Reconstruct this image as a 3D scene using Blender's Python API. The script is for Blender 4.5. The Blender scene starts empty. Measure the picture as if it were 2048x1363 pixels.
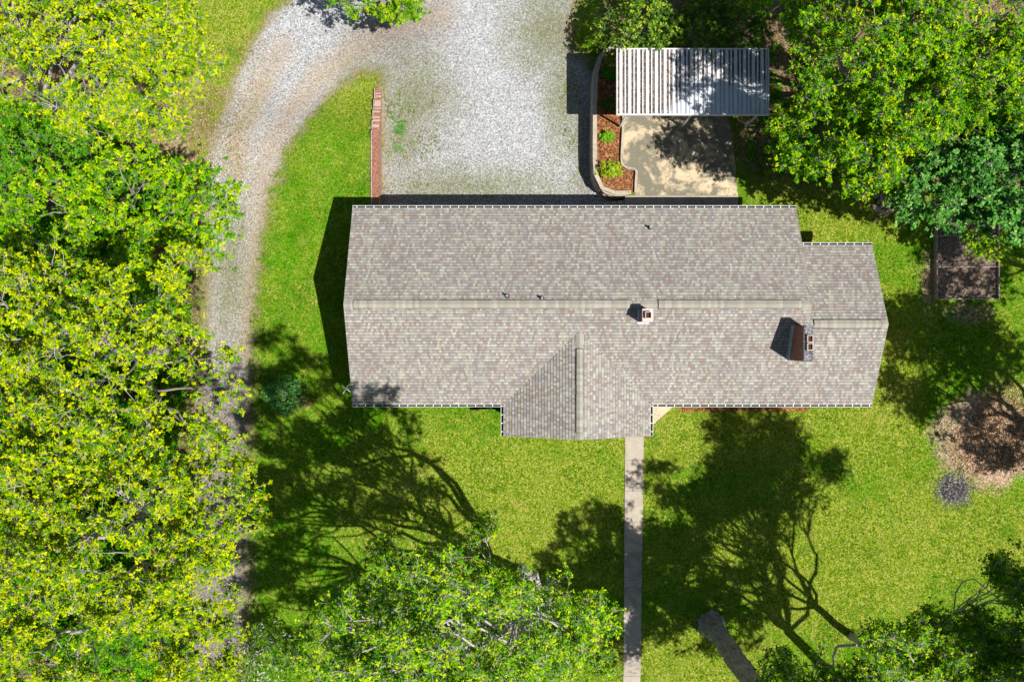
import bpy, bmesh, math, random
import numpy as np
from mathutils import Vector

# ------------------------------------------------------------------ camera, light, exposure
scene = bpy.context.scene
COL = scene.collection
CAMH = 33.7                     # drone height above the lawn
FPX = 2048 * 24.0 / 36.0        # focal length in photo pixels

cam_d = bpy.data.cameras.new("camera")
cam_d.lens = 24.0
cam_d.sensor_width = 36.0
cam_d.clip_start = 0.5
cam_d.clip_end = 2000
cam = bpy.data.objects.new("camera", cam_d)
cam.location = (0, 0, CAMH)
cam.rotation_euler = (0, 0, 0)
COL.objects.link(cam)
scene.camera = cam

SUN_EL = math.radians(55.5)
SUN_DIR = math.radians(-31.0)   # direction towards the sun in the XY plane (from +X)
world = bpy.data.worlds.new("World")
scene.world = world
world.use_nodes = True
wn = world.node_tree.nodes
wl = world.node_tree.links
wn.clear()
wo = wn.new('ShaderNodeOutputWorld')
bg = wn.new('ShaderNodeBackground')
sky = wn.new('ShaderNodeTexSky')
sky.sky_type = 'NISHITA'
sky.sun_disc = False
sky.sun_elevation = SUN_EL
sky.sun_rotation = math.pi / 2 - SUN_DIR
bg.inputs['Strength'].default_value = 0.05
wl.new(sky.outputs[0], bg.inputs['Color'])
wl.new(bg.outputs[0], wo.inputs['Surface'])

sun_d = bpy.data.lights.new("sun", 'SUN')
sun_d.energy = 5.0
sun_d.angle = math.radians(0.5)
sun_d.color = (1.0, 0.955, 0.88)
sun = bpy.data.objects.new("sun", sun_d)
to_sun = Vector((math.cos(SUN_EL) * math.cos(SUN_DIR), math.cos(SUN_EL) * math.sin(SUN_DIR), math.sin(SUN_EL)))
sun.rotation_euler = to_sun.to_track_quat('Z', 'Y').to_euler()
COL.objects.link(sun)

scene.view_settings.view_transform = 'Standard'
scene.view_settings.look = 'None'
scene.view_settings.exposure = 0.38
scene.view_settings.gamma = 1.0

rng = np.random.default_rng(7)
random.seed(7)

# ------------------------------------------------------------------ helpers
def W(px, py, z=0.0):
    """point on the real place seen at a photo pixel, when it lies at height z"""
    s = (CAMH - z) / FPX
    return ((px - 1024) * s, -(py - 681.5) * s)

def tag(o, label=None, cat=None, group=None, kind=None):
    if label: o['label'] = label
    if cat: o['category'] = cat
    if group: o['group'] = group
    if kind: o['kind'] = kind
    return o

def empty(name, loc, label, cat, group=None):
    o = bpy.data.objects.new(name, None)
    o.location = loc
    o.empty_display_size = 0.3
    COL.objects.link(o)
    tag(o, label, cat, group)
    return o

class MB:
    def __init__(s):
        s.v = []; s.f = []; s.uv = []; s.mi = []; s.has_uv = False
    def add(s, verts, faces, mi=0, uvs=None):
        b = len(s.v)
        s.v += [tuple(p) for p in verts]
        for k, f in enumerate(faces):
            s.f.append(tuple(i + b for i in f))
            s.mi.append(mi)
            s.uv.append(uvs[k] if uvs else None)
            if uvs: s.has_uv = True
        return s
    def box(s, x0, x1, y0, y1, z0, z1, mi=0):
        v = [(x0,y0,z0),(x1,y0,z0),(x1,y1,z0),(x0,y1,z0),(x0,y0,z1),(x1,y0,z1),(x1,y1,z1),(x0,y1,z1)]
        f = [(3,2,1,0),(4,5,6,7),(0,1,5,4),(1,2,6,5),(2,3,7,6),(3,0,4,7)]
        return s.add(v, f, mi)
    def obox(s, c, ax, ay, az, mi=0):
        c = Vector(c); ax = Vector(ax); ay = Vector(ay); az = Vector(az)
        v = [c+sx*ax+sy*ay+sz*az for sz in (-1,1) for sx,sy in ((-1,-1),(1,-1),(1,1),(-1,1))]
        f = [(3,2,1,0),(4,5,6,7),(0,1,5,4),(1,2,6,5),(2,3,7,6),(3,0,4,7)]
        return s.add(v, f, mi)
    def prism(s, poly, z0, z1, mi=0, bottom=True):
        n = len(poly)
        a = sum(poly[i][0]*poly[(i+1)%n][1]-poly[(i+1)%n][0]*poly[i][1] for i in range(n))
        if a < 0: poly = poly[::-1]
        v = [(x,y,z0) for x,y in poly] + [(x,y,z1) for x,y in poly]
        f = [tuple(range(n, 2*n))] + ([tuple(range(n-1,-1,-1))] if bottom else [])
        f += [(i,(i+1)%n,n+(i+1)%n,n+i) for i in range(n)]
        return s.add(v, f, mi)
    def tube(s, pts, rad, sides=8, mi=0, cap=True):
        pts = [Vector(p) for p in pts]
        n = len(pts)
        if not hasattr(rad, '__len__'): rad = [rad]*n
        v = []; up = None
        for i in range(n):
            t = (pts[min(i+1,n-1)]-pts[max(i-1,0)])
            t = t.normalized() if t.length > 1e-9 else Vector((0,0,1))
            if up is None:
                up = Vector((1,0,0)) if abs(t.x) < 0.9 else Vector((0,1,0))
            a = (up - t*up.dot(t)).normalized(); b = t.cross(a); up = a
            for k in range(sides):
                q = 2*math.pi*k/sides
                v.append(pts[i]+rad[i]*(math.cos(q)*a+math.sin(q)*b))
        f = [(i*sides+k, i*sides+(k+1)%sides, (i+1)*sides+(k+1)%sides, (i+1)*sides+k) for i in range(n-1) for k in range(sides)]
        if cap:
            f.append(tuple(range(sides-1,-1,-1))); f.append(tuple((n-1)*sides+k for k in range(sides)))
        return s.add(v, f, mi)
    def blob(s, c, r, seed=0, rough=0.15, seg=8, rings=6, mi=0):
        rr = random.Random(seed)
        ph = [(rr.uniform(0,6.28), rr.uniform(0,6.28), rr.choice((2,3)), rr.choice((1,2,3))) for _ in range(4)]
        v = []
        for j in range(rings+1):
            th = math.pi*j/rings
            for k in range(seg):
                p = 2*math.pi*k/seg
                m = 1+sum(rough*0.5*math.sin(a*p+x)*math.sin(b*th+y) for x,y,a,b in ph)
                v.append((c[0]+r[0]*m*math.sin(th)*math.cos(p), c[1]+r[1]*m*math.sin(th)*math.sin(p), c[2]+r[2]*m*math.cos(th)))
        f = [(j*seg+k,(j+1)*seg+k,(j+1)*seg+(k+1)%seg,j*seg+(k+1)%seg) for j in range(rings) for k in range(seg)]
        return s.add(v, f, mi)
    def build(s, name, mat, parent=None, smooth=False):
        me = bpy.data.meshes.new(name)
        me.from_pydata(s.v, [], s.f)
        for m in (mat if isinstance(mat, (list, tuple)) else [mat]): me.materials.append(m)
        if len(me.materials) > 1: me.polygons.foreach_set('material_index', s.mi)
        if s.has_uv:
            uvl = me.uv_layers.new(name='UVMap')
            li = 0
            for pi, p in enumerate(s.f):
                u = s.uv[pi]
                for k in range(len(p)):
                    uvl.data[li].uv = u[k] if u else (0, 0)
                    li += 1
        if smooth: me.polygons.foreach_set('use_smooth', [True]*len(s.f))
        me.update()
        o = bpy.data.objects.new(name, me)
        COL.objects.link(o)
        if parent:
            o.parent = parent
            o.matrix_parent_inverse = Vec_inv(parent)
        return o

def Vec_inv(parent):
    from mathutils import Matrix
    m = Matrix.Identity(4); p = parent
    loc = Vector((0,0,0))
    while p is not None:
        if p.type == 'EMPTY': loc += p.location
        p = p.parent
    return Matrix.Translation(-loc) if parent.type == 'EMPTY' else Matrix.Identity(4)
# meshes are written in world coordinates; a part under an Empty gets the inverse offset,
# a sub-part under a mesh part needs none beyond its parent's own.

def mesh_np(name, verts, faces4, mat, parent=None, cols=None, smooth=False):
    """fast quad mesh from numpy arrays"""
    me = bpy.data.meshes.new(name)
    nv = len(verts); nf = len(faces4)
    me.vertices.add(nv); me.vertices.foreach_set('co', np.ascontiguousarray(verts, dtype=np.float32).ravel())
    k = faces4.shape[1]
    me.loops.add(nf*k); me.loops.foreach_set('vertex_index', np.ascontiguousarray(faces4, dtype=np.int32).ravel())
    me.polygons.add(nf); me.polygons.foreach_set('loop_start', np.arange(nf, dtype=np.int32)*k)
    me.polygons.foreach_set('loop_total', np.full(nf, k, dtype=np.int32))
    if smooth: me.polygons.foreach_set('use_smooth', np.ones(nf, dtype=bool))
    me.materials.append(mat)
    if cols:
        for cn, arr in cols.items():
            a = me.attributes.new(cn, 'FLOAT_COLOR', 'POINT')
            c4 = np.ones((nv, 4), dtype=np.float32); c4[:, :arr.shape[1]] = arr
            a.data.foreach_set('color', c4.ravel())
    me.update(); me.validate()
    o = bpy.data.objects.new(name, me)
    COL.objects.link(o)
    if parent:
        o.parent = parent
        o.matrix_parent_inverse = Vec_inv(parent)
    return o

# ------------------------------------------------------------------ material helpers
class NT:
    def __init__(s, name):
        s.m = bpy.data.materials.new(name); s.m.use_nodes = True
        s.t = s.m.node_tree; s.t.nodes.clear()
        s.out = s.t.nodes.new('ShaderNodeOutputMaterial')
    def n(s, typ, ins=None, **kw):
        nd = s.t.nodes.new(typ)
        for k, v in kw.items(): setattr(nd, k, v)
        if ins:
            for k, v in ins.items(): s.set(nd.inputs[k], v)
        return nd
    def set(s, inp, v):
        if isinstance(v, bpy.types.NodeSocket): s.t.links.new(v, inp)
        elif isinstance(v, bpy.types.Node): s.t.links.new(v.outputs[0], inp)
        else:
            if inp.type == 'RGBA' and hasattr(v, '__len__') and len(v) == 3: v = (*v, 1)
            inp.default_value = v
    def math(s, op, a, b=0.0, c=0.0, clamp=False):
        nd = s.t.nodes.new('ShaderNodeMath'); nd.operation = op; nd.use_clamp = clamp
        s.set(nd.inputs[0], a); s.set(nd.inputs[1], b); s.set(nd.inputs[2], c)
        return nd.outputs[0]
    def mix(s, f, a, b, mode='MIX'):
        nd = s.t.nodes.new('ShaderNodeMix'); nd.data_type = 'RGBA'; nd.blend_type = mode
        s.set(nd.inputs[0], f); s.set(nd.inputs[6], a); s.set(nd.inputs[7], b)
        return nd.outputs[2]
    def ramp(s, f, stops, interp='LINEAR'):
        nd = s.t.nodes.new('ShaderNodeValToRGB'); r = nd.color_ramp; r.interpolation = interp
        while len(r.elements) < len(stops): r.elements.new(0.5)
        for e, (p, c) in zip(r.elements, stops):
            e.position = p
            e.color = (c, c, c, 1) if not hasattr(c, '__len__') else (*c, 1)
        s.set(nd.inputs[0], f)
        return nd.outputs[0]
    def noise(s, scale, detail=3, rough=0.55, vec=None, dist=0.0):
        nd = s.n('ShaderNodeTexNoise', {'Scale': scale, 'Detail': detail, 'Roughness': rough, 'Distortion': dist})
        if vec is not None: s.set(nd.inputs['Vector'], vec)
        return nd.outputs[0]
    def vor(s, scale, vec=None, out='Color', feature='F1'):
        nd = s.n('ShaderNodeTexVoronoi', {'Scale': scale}, feature=feature)
        if vec is not None: s.set(nd.inputs['Vector'], vec)
        return nd.outputs[out]
    def pos(s):
        return s.n('ShaderNodeNewGeometry').outputs['Position']
    def attr(s, name):
        a = s.n('ShaderNodeAttribute', attribute_name=name)
        return a.outputs['Color']
    def sep(s, c):
        a = s.n('ShaderNodeSeparateColor'); s.set(a.inputs[0], c)
        return a.outputs[0], a.outputs[1], a.outputs[2]
    def bsdf(s, col, rough=0.8, bump=None, bstr=0.3, bdist=0.02, **kw):
        b = s.n('ShaderNodeBsdfPrincipled')
        s.set(b.inputs['Base Color'], col); s.set(b.inputs['Roughness'], rough)
        b.inputs['Specular IOR Level'].default_value = kw.get('spec', 0.25)
        b.inputs['Metallic'].default_value = kw.get('metal', 0)
        if bump is not None:
            bn = s.n('ShaderNodeBump', {'Strength': bstr, 'Distance': bdist})
            s.set(bn.inputs['Height'], bump); s.set(b.inputs['Normal'], bn.outputs[0])
        s.t.links.new(b.outputs[0], s.out.inputs[0])
        return s.m

def simple(name, col, rough=0.7, var=0.12, scale=6, spec=0.25, metal=0, bstr=0.15):
    m = NT(name); p = m.pos()
    n1 = m.noise(scale, 5, 0.6, p)
    a = tuple(c*(1-var*2) for c in col); b = tuple(min(1, c*(1+var)) for c in col)
    c = m.ramp(n1, [(0.3, a), (0.7, b)])
    return m.bsdf(c, rough, n1, bstr, 0.01, spec=spec, metal=metal)

# ground: one material, zones steered by real ground-cover masks stored on the sheet
def make_ground_mat():
    m = NT('ground_cover'); p = m.pos()
    a1 = m.attr('zone_a'); a2 = m.attr('zone_b'); a3 = m.attr('zone_c')
    grav, tan, litter = m.sep(a1); mulch, ash, weeds = m.sep(a2); dark, dry, chips = m.sep(a3)
    nE = m.noise(1.3, 6, 0.65, p); nF = m.noise(9, 4, 0.7, p); nG = m.noise(30, 3, 0.7, p)
    edge = m.math('ADD', m.math('MULTIPLY', m.math('SUBTRACT', nE, 0.5), 0.9), m.math('MULTIPLY', m.math('SUBTRACT', nF, 0.5), 1.0))
    def mask(a, amp=1.0, w=0.12):
        v = m.math('ADD', a, m.math('MULTIPLY', edge, amp))
        nd = m.n('ShaderNodeMapRange', {'Value': v, 'From Min': 0.5-w, 'From Max': 0.5+w}); return nd.outputs[0]
    # lawn
    big = m.noise(0.35, 4, 0.6, p); mid = m.noise(1.7, 5, 0.65, p)
    fine = m.noise(11, 4, 0.8, p); vf = m.vor(17, p)
    vr, vg, vb = m.sep(vf)
    g = m.ramp(m.math('ADD', m.math('MULTIPLY', fine, 0.6), m.math('MULTIPLY', vr, 0.4)),
               [(0.28, (0.015, 0.11, 0.002)), (0.42, (0.045, 0.23, 0.003)), (0.55, (0.09, 0.32, 0.005)), (0.66, (0.15, 0.40, 0.008)), (0.80, (0.28, 0.46, 0.03))])
    gy = m.ramp(m.math('ADD', m.math('MULTIPLY', fine, 0.6), m.math('MULTIPLY', vg, 0.4)),
                [(0.28, (0.08, 0.17, 0.004)), (0.45, (0.21, 0.33, 0.015)), (0.58, (0.36, 0.42, 0.04)), (0.76, (0.60, 0.52, 0.18))])
    patch = m.math('ADD', m.math('MULTIPLY', big, 0.55), m.math('MULTIPLY', mid, 0.6))
    fp = m.n('ShaderNodeMapRange', {'Value': m.math('ADD', patch, m.math('MULTIPLY', dry, 0.35)), 'From Min': 0.44, 'From Max': 0.72}).outputs[0]
    grass = m.mix(fp, g, gy)
    deep = m.n('ShaderNodeMapRange', {'Value': m.noise(0.8, 4, 0.6, p), 'From Min': 0.56, 'From Max': 0.7}).outputs[0]
    grass = m.mix(m.math('MULTIPLY', deep, 0.6), grass, m.ramp(fine, [(0.32, (0.015, 0.08, 0.002)), (0.62, (0.10, 0.26, 0.006))]))
    # gravel
    gv = m.vor(21, p); g1, g2, g3 = m.sep(gv); gw = m.vor(52, p); w1, w2, w3 = m.sep(gw)
    gval = m.math('ADD', m.math('MULTIPLY', g1, 0.62), m.math('MULTIPLY', w1, 0.38))
    gcol = m.ramp(gval, [(0.14, (0.17, 0.175, 0.19)), (0.35, (0.41, 0.42, 0.44)), (0.6, (0.60, 0.605, 0.63)), (0.82, (0.84, 0.85, 0.87))])
    gwarm = m.ramp(gval, [(0.12, (0.30, 0.24, 0.18)), (0.5, (0.53, 0.44, 0.35)), (0.85, (0.70, 0.61, 0.50))])
    nT = m.noise(0.9, 5, 0.6, p)
    tanm = m.math('ADD', tan, m.math('MULTIPLY', m.math('SUBTRACT', nT, 0.55), 0.9), clamp=True)
    gcol = m.mix(tanm, gcol, gwarm)
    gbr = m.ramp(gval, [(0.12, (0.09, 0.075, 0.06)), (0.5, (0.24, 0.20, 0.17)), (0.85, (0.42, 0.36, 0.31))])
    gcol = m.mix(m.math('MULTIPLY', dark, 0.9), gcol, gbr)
    wm = m.n('ShaderNodeMapRange', {'Value': m.math('ADD', m.math('MULTIPLY', m.math('ADD', nF, m.math('MULTIPLY', m.math('SUBTRACT', w3, 0.5), 0.35)), 0.9), m.math('ADD', m.math('MULTIPLY', weeds, 0.50), m.math('MULTIPLY', nE, 0.35))), 'From Min': 0.78, 'From Max': 0.96}).outputs[0]
    wcol = m.ramp(m.math('ADD', m.math('MULTIPLY', w2, 0.6), m.math('MULTIPLY', vb, 0.4)), [(0.25, (0.14, 0.11, 0.06)), (0.45, (0.22, 0.22, 0.08)), (0.6, (0.16, 0.26, 0.02)), (0.75, (0.50, 0.48, 0.38))])
    gcol = m.mix(m.math('MULTIPLY', wm, 0.8), gcol, wcol)
    # dirt rim
    dcol = m.ramp(m.math('ADD', m.math('MULTIPLY', nG, 0.6), m.math('MULTIPLY', vr, 0.4)), [(0.3, (0.24, 0.14, 0.075)), (0.6, (0.44, 0.28, 0.16)), (0.8, (0.60, 0.43, 0.28))])
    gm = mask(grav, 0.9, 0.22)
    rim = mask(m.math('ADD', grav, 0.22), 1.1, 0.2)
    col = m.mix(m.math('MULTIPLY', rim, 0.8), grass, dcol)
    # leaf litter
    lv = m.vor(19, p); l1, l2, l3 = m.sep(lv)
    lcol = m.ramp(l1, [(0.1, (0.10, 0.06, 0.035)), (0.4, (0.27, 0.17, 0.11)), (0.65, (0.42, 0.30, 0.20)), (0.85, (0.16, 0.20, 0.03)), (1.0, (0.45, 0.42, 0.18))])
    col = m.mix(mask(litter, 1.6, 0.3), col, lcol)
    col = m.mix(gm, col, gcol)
    # bark mulch in the beds
    mv = m.n('ShaderNodeTexVoronoi', {'Scale': 17.0, 'Vector': p}); q1, q2, q3 = m.sep(mv.outputs['Color'])
    mcol = m.ramp(m.math('ADD', m.math('MULTIPLY', q1, 0.7), m.math('MULTIPLY', nG, 0.3)), [(0.15, (0.10, 0.035, 0.015)), (0.5, (0.30, 0.12, 0.05)), (0.8, (0.55, 0.27, 0.12)), (0.95, (0.66, 0.45, 0.27))])
    col = m.mix(mask(mulch, 0.15, 0.08), col, mcol)
    ccol = m.ramp(m.math('ADD', m.math('MULTIPLY', q2, 0.7), m.math('MULTIPLY', nG, 0.3)), [(0.15, (0.26, 0.15, 0.09)), (0.5, (0.50, 0.33, 0.21)), (0.85, (0.74, 0.60, 0.45))])
    col = m.mix(mask(chips, 1.3, 0.18), col, ccol)
    acol = m.ramp(m.math('ADD', m.math('MULTIPLY', q3, 0.6), m.math('MULTIPLY', nG, 0.4)), [(0.25, (0.06, 0.055, 0.065)), (0.6, (0.17, 0.16, 0.17)), (0.85, (0.48, 0.44, 0.37))])
    col = m.mix(mask(ash, 1.5, 0.2), col, acol)
    h = m.math('ADD', m.math('MULTIPLY', fine, 0.5), m.math('MULTIPLY', m.math('ADD', vr, w1), 0.35))
    return m.bsdf(col, 1.0, h, 1.0, 0.07, spec=0.0)

def make_shingle_mat():
    m = NT('roof_shingles')
    uv = m.n('ShaderNodeUVMap', uv_map='UVMap').outputs[0]
    sx = m.n('ShaderNodeSeparateXYZ', {0: uv}); u, v = sx.outputs[0], sx.outputs[1]
    row = m.math('FLOOR', m.math('DIVIDE', v, 0.14))
    rr = m.n('ShaderNodeTexWhiteNoise', noise_dimensions='1D'); m.set(rr.inputs['W'], row)
    uu = m.math('ADD', m.math('DIVIDE', u, 0.105), m.math('MULTIPLY', rr.outputs['Value'], 9.0))
    wob = m.n('ShaderNodeTexWhiteNoise', noise_dimensions='2D')
    cmb0 = m.n('ShaderNodeCombineXYZ', {0: m.math('FLOOR', m.math('DIVIDE', uu, 2.0)), 1: row}); m.set(wob.inputs['Vector'], cmb0.outputs[0])
    col_i = m.math('FLOOR', m.math('ADD', uu, m.math('MULTIPLY', wob.outputs['Value'], 0.0)))
    cell = m.n('ShaderNodeCombineXYZ', {0: col_i, 1: row})
    wn_ = m.n('ShaderNodeTexWhiteNoise', noise_dimensions='2D'); m.set(wn_.inputs['Vector'], cell.outputs[0])
    pair = m.math('ADD', m.math('MULTIPLY', wn_.outputs['Value'], 0.97), m.math('MULTIPLY', wob.outputs['Value'], 0.03))
    c = m.ramp(pair, [(0.0, (0.26, 0.235, 0.225)), (0.18, (0.315, 0.29, 0.27)), (0.34, (0.28, 0.22, 0.19)), (0.44, (0.345, 0.31, 0.28)),
                      (0.62, (0.37, 0.36, 0.315)), (0.82, (0.43, 0.42, 0.37)), (0.90, (0.275, 0.275, 0.28))], 'CONSTANT')
    big = m.noise(0.5, 3, 0.5, uv); fine = m.noise(60, 2, 0.7, uv)
    c = m.mix(0.5, c, m.mix(1.0, c, m.ramp(fine, [(0.3, 0.75), (0.7, 1.2)]), 'MULTIPLY'))
    c = m.mix(1.0, c, m.ramp(big, [(0.3, 0.93), (0.7, 1.05)]), 'MULTIPLY')
    fr = m.math('FRACT', m.math('DIVIDE', v, 0.14))
    band = m.n('ShaderNodeMapRange', {'Value': fr, 'From Min': 0.74, 'From Max': 0.80, 'To Min': 1.0, 'To Max': 0.55}).outputs[0]
    fu = m.math('FRACT', uu); slot = m.n('ShaderNodeMapRange', {'Value': fu, 'From Min': 0.86, 'From Max': 0.9, 'To Min': 1.0, 'To Max': 0.78}).outputs[0]
    c = m.mix(1.0, c, m.math('MULTIPLY', band, slot), 'MULTIPLY')
    return m.bsdf(c, 0.92, m.math('ADD', fine, m.math('MULTIPLY', wn_.outputs['Value'], 0.8)), 0.35, 0.012, spec=0.15)

def make_cap_mat():
    m = NT('ridge_cap_shingles')
    uv = m.n('ShaderNodeUVMap', uv_map='UVMap').outputs[0]
    sx = m.n('ShaderNodeSeparateXYZ', {0: uv})
    c = m.n('ShaderNodeTexWhiteNoise', noise_dimensions='1D'); m.set(c.inputs['W'], m.math('FLOOR', m.math('DIVIDE', sx.outputs[0], 0.14)))
    col = m.ramp(c.outputs['Value'], [(0.0, (0.29, 0.275, 0.235)), (0.6, (0.335, 0.32, 0.27)), (1.0, (0.40, 0.385, 0.33))])
    f = m.noise(50, 2, 0.7, uv)
    col = m.mix(0.4, col, m.mix(1.0, col, m.ramp(f, [(0.3, 0.7), (0.7, 1.2)]), 'MULTIPLY'))
    return m.bsdf(col, 0.9, f, 0.3, 0.01, spec=0.15)

def make_brick_mat(name='red_brick', c1=(0.30, 0.085, 0.05), c2=(0.19, 0.05, 0.03), mortar=(0.45, 0.40, 0.35), flip=False, bw=0.2, bh=0.0667):
    m = NT(name); p = m.pos()
    sx = m.n('ShaderNodeSeparateXYZ', {0: p})
    a = m.math('ADD', sx.outputs[0], sx.outputs[1])
    cm = m.n('ShaderNodeCombineXYZ', {0: sx.outputs[2] if flip else a, 1: a if flip else sx.outputs[2]})
    b = m.n('ShaderNodeTexBrick', {'Scale': 1.0, 'Brick Width': bw, 'Row Height': bh, 'Mortar Size': 0.006, 'Color1': c1, 'Color2': c2, 'Mortar': mortar, 'Vector': cm.outputs[0]})
    n = m.noise(9, 4, 0.6, p)
    c = m.mix(1.0, b.outputs[0], m.ramp(n, [(0.3, 0.7), (0.7, 1.2)]), 'MULTIPLY')
    return m.bsdf(c, 0.9, b.outputs[1], -0.4, 0.006, spec=0.1)

def make_concrete(name, base=(0.55, 0.46, 0.33), stain=(0.25, 0.24, 0.19), amt=0.5, joints=False):
    m = NT(name); p = m.pos()
    n1 = m.noise(0.55, 7, 0.68, p, 1.2); n2 = m.noise(2.6, 6, 0.7, p, 0.6); n3 = m.noise(28, 4, 0.7, p)
    c = m.ramp(n2, [(0.3, tuple(x*0.80 for x in base)), (0.55, base), (0.75, tuple(min(1, x*1.22) for x in base))])
    f = m.n('ShaderNodeMapRange', {'Value': m.math('ADD', m.math('MULTIPLY', n1, 0.7), m.math('MULTIPLY', n2, 0.3)), 'From Min': 0.60-amt*0.20, 'From Max': 0.66-amt*0.17}).outputs[0]
    c = m.mix(m.math('MULTIPLY', f, 0.92), c, m.ramp(n3, [(0.3, tuple(x*0.6 for x in stain)), (0.7, tuple(x*1.35 for x in stain))]))
    cr = m.n('ShaderNodeTexVoronoi', {'Scale': 0.28}, feature='DISTANCE_TO_EDGE')
    wp = m.n('ShaderNodeVectorMath', operation='ADD'); m.set(wp.inputs[0], p)
    nv = m.n('ShaderNodeTexNoise', {'Scale': 1.5, 'Detail': 4.0, 'Vector': p}); m.set(wp.inputs[1], nv.outputs['Color'])
    m.set(cr.inputs['Vector'], wp.outputs[0])
    crk = m.n('ShaderNodeMapRange', {'Value': cr.outputs['Distance'], 'From Min': 0.0, 'From Max': 0.006, 'To Min': 0.6, 'To Max': 0.0}).outputs[0]
    c = m.mix(crk, c, (0.20, 0.14, 0.09))
    c = m.mix(1.0, c, m.ramp(n3, [(0.25, 0.85), (0.75, 1.12)]), 'MULTIPLY')
    return m.bsdf(c, 0.9, n3, 0.4, 0.01, spec=0.15)

def make_leaf_mat(name, gloss=0.03):
    m = NT(name)
    c = m.attr('leafcol')
    d = m.n('ShaderNodeBsdfPrincipled', {'Base Color': c, 'Roughness': 0.55})
    d.inputs['Specular IOR Level'].default_value = gloss
    t = m.n('ShaderNodeBsdfTranslucent', {'Color': m.mix(1.0, c, (1.0, 1.0, 0.45), 'MULTIPLY')})
    mx = m.n('ShaderNodeMixShader', {0: 0.22}); m.set(mx.inputs[1], d.outputs[0]); m.set(mx.inputs[2], t.outputs[0])
    m.t.links.new(mx.outputs[0], m.out.inputs[0])
    return m.m

def make_bark(name, c0, c1):
    m = NT(name); p = m.pos()
    mp = m.n('ShaderNodeMapping', {'Vector': p, 'Scale': (1, 1, 0.3)})
    n = m.noise(14, 5, 0.7, mp.outputs[0]); n2 = m.noise(3, 3, 0.6, p)
    c = m.ramp(m.math('ADD', m.math('MULTIPLY', n, 0.7), m.math('MULTIPLY', n2, 0.3)), [(0.35, c0), (0.62, c1)])
    return m.bsdf(c, 0.9, n, 0.9, 0.04, spec=0.1)

M = {}
M['ground'] = make_ground_mat()
M['shingle'] = make_shingle_mat()
M['cap'] = make_cap_mat()
M['brick'] = make_brick_mat()
M['brick_wall'] = make_brick_mat('garden_wall_brick', (0.42, 0.19, 0.12), (0.30, 0.12, 0.08), (0.50, 0.42, 0.36))
M['white'] = simple('white_paint', (0.80, 0.80, 0.79), 0.5, 0.04, 3, 0.4)
M['gutter'] = simple('weathered_gutter_paint', (0.56, 0.58, 0.55), 0.5, 0.12, 5, 0.3)
M['dark_in'] = simple('dark_gutter_inside', (0.07, 0.07, 0.08), 0.8, 0.3, 9)
M['pad'] = make_concrete('stained_concrete', (0.66, 0.53, 0.35), (0.17, 0.165, 0.125), 0.80)
M['path'] = make_concrete('path_concrete', (0.46, 0.40, 0.33), (0.26, 0.24, 0.21), 0.3)
M['curb'] = make_concrete('curb_concrete', (0.48, 0.42, 0.33), (0.30, 0.28, 0.24), 0.3)
M['stone'] = make_concrete('wall_block_stone', (0.50, 0.44, 0.36), (0.22, 0.20, 0.17), 0.4)
M['leaf'] = make_leaf_mat('leaf')
M['leaf_gloss'] = make_leaf_mat('glossy_leaf', 0.2)
M['bark'] = make_bark('grey_bark', (0.17, 0.14, 0.125), (0.42, 0.38, 0.36))
M['bark_pale'] = make_bark('pale_bark', (0.26, 0.23, 0.21), (0.60, 0.56, 0.53))
M['bark_dark'] = make_bark('dark_bark', (0.12, 0.11, 0.10), (0.55, 0.50, 0.47))
M['soil'] = simple('garden_soil', (0.26, 0.19, 0.145), 0.95, 0.45, 14, 0.1, bstr=0.8)
M['timber'] = simple('weathered_timber', (0.42, 0.37, 0.33), 0.85, 0.3, 8)
M['metal'] = simple('galvanised_metal', (0.62, 0.64, 0.66), 0.4, 0.1, 5, 0.5)
M['flue'] = simple('red_clay_flue', (0.10, 0.025, 0.015), 0.85, 0.2, 12)
M['mortar_cap'] = simple('white_mortar_cap', (0.60, 0.53, 0.49), 0.9, 0.12, 22, bstr=0.8)
M['mortar_grey'] = simple('grey_mortar_cap', (0.26, 0.25, 0.27), 0.95, 0.55, 16, bstr=1.0)
M['flash'] = simple('flashing', (0.55, 0.57, 0.60), 0.5, 0.08, 4, 0.5)
M['black_rubber_and_shade'] = simple('black_rubber_and_shade', (0.03, 0.03, 0.035), 0.6, 0.2, 9)
M['glass'] = simple('window_glass', (0.05, 0.06, 0.07), 0.08, 0.1, 2, 0.6)
M['rock'] = simple('pale_rock', (0.52, 0.44, 0.36), 0.9, 0.25, 11, bstr=0.6)
M['log'] = simple('cut_wood', (0.62, 0.46, 0.30), 0.85, 0.2, 14)
M['brickcap'] = simple('pale_mortared_brick', (0.60, 0.45, 0.38), 0.9, 0.3, 15, bstr=0.7)

# ------------------------------------------------------------------ terrain
def S(t):
    t = np.clip(t, 0, 1); return t*t*(3-2*t)

LOW = -0.9
XW = -6.72
TERR = np.array([(4.12,8.1),(4.12,12.4),(4.22,13.4),(4.6,14.2),(5.3,14.6),(60,14.6),(60,5.5),(5.55,5.5),(5.55,7.2),(4.9,7.35),(4.4,7.6)])

def inpoly(x, y, poly):
    x = np.asarray(x, float); y = np.asarray(y, float)
    r = np.zeros(x.shape, bool); n = len(poly); j = n-1
    for i in range(n):
        xi, yi = poly[i]; xj, yj = poly[j]
        c = ((yi > y) != (yj > y)) & (x < (xj-xi)*(y-yi)/((yj-yi) if yj != yi else 1e-9)+xi)
        r ^= c; j = i
    return r

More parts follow.
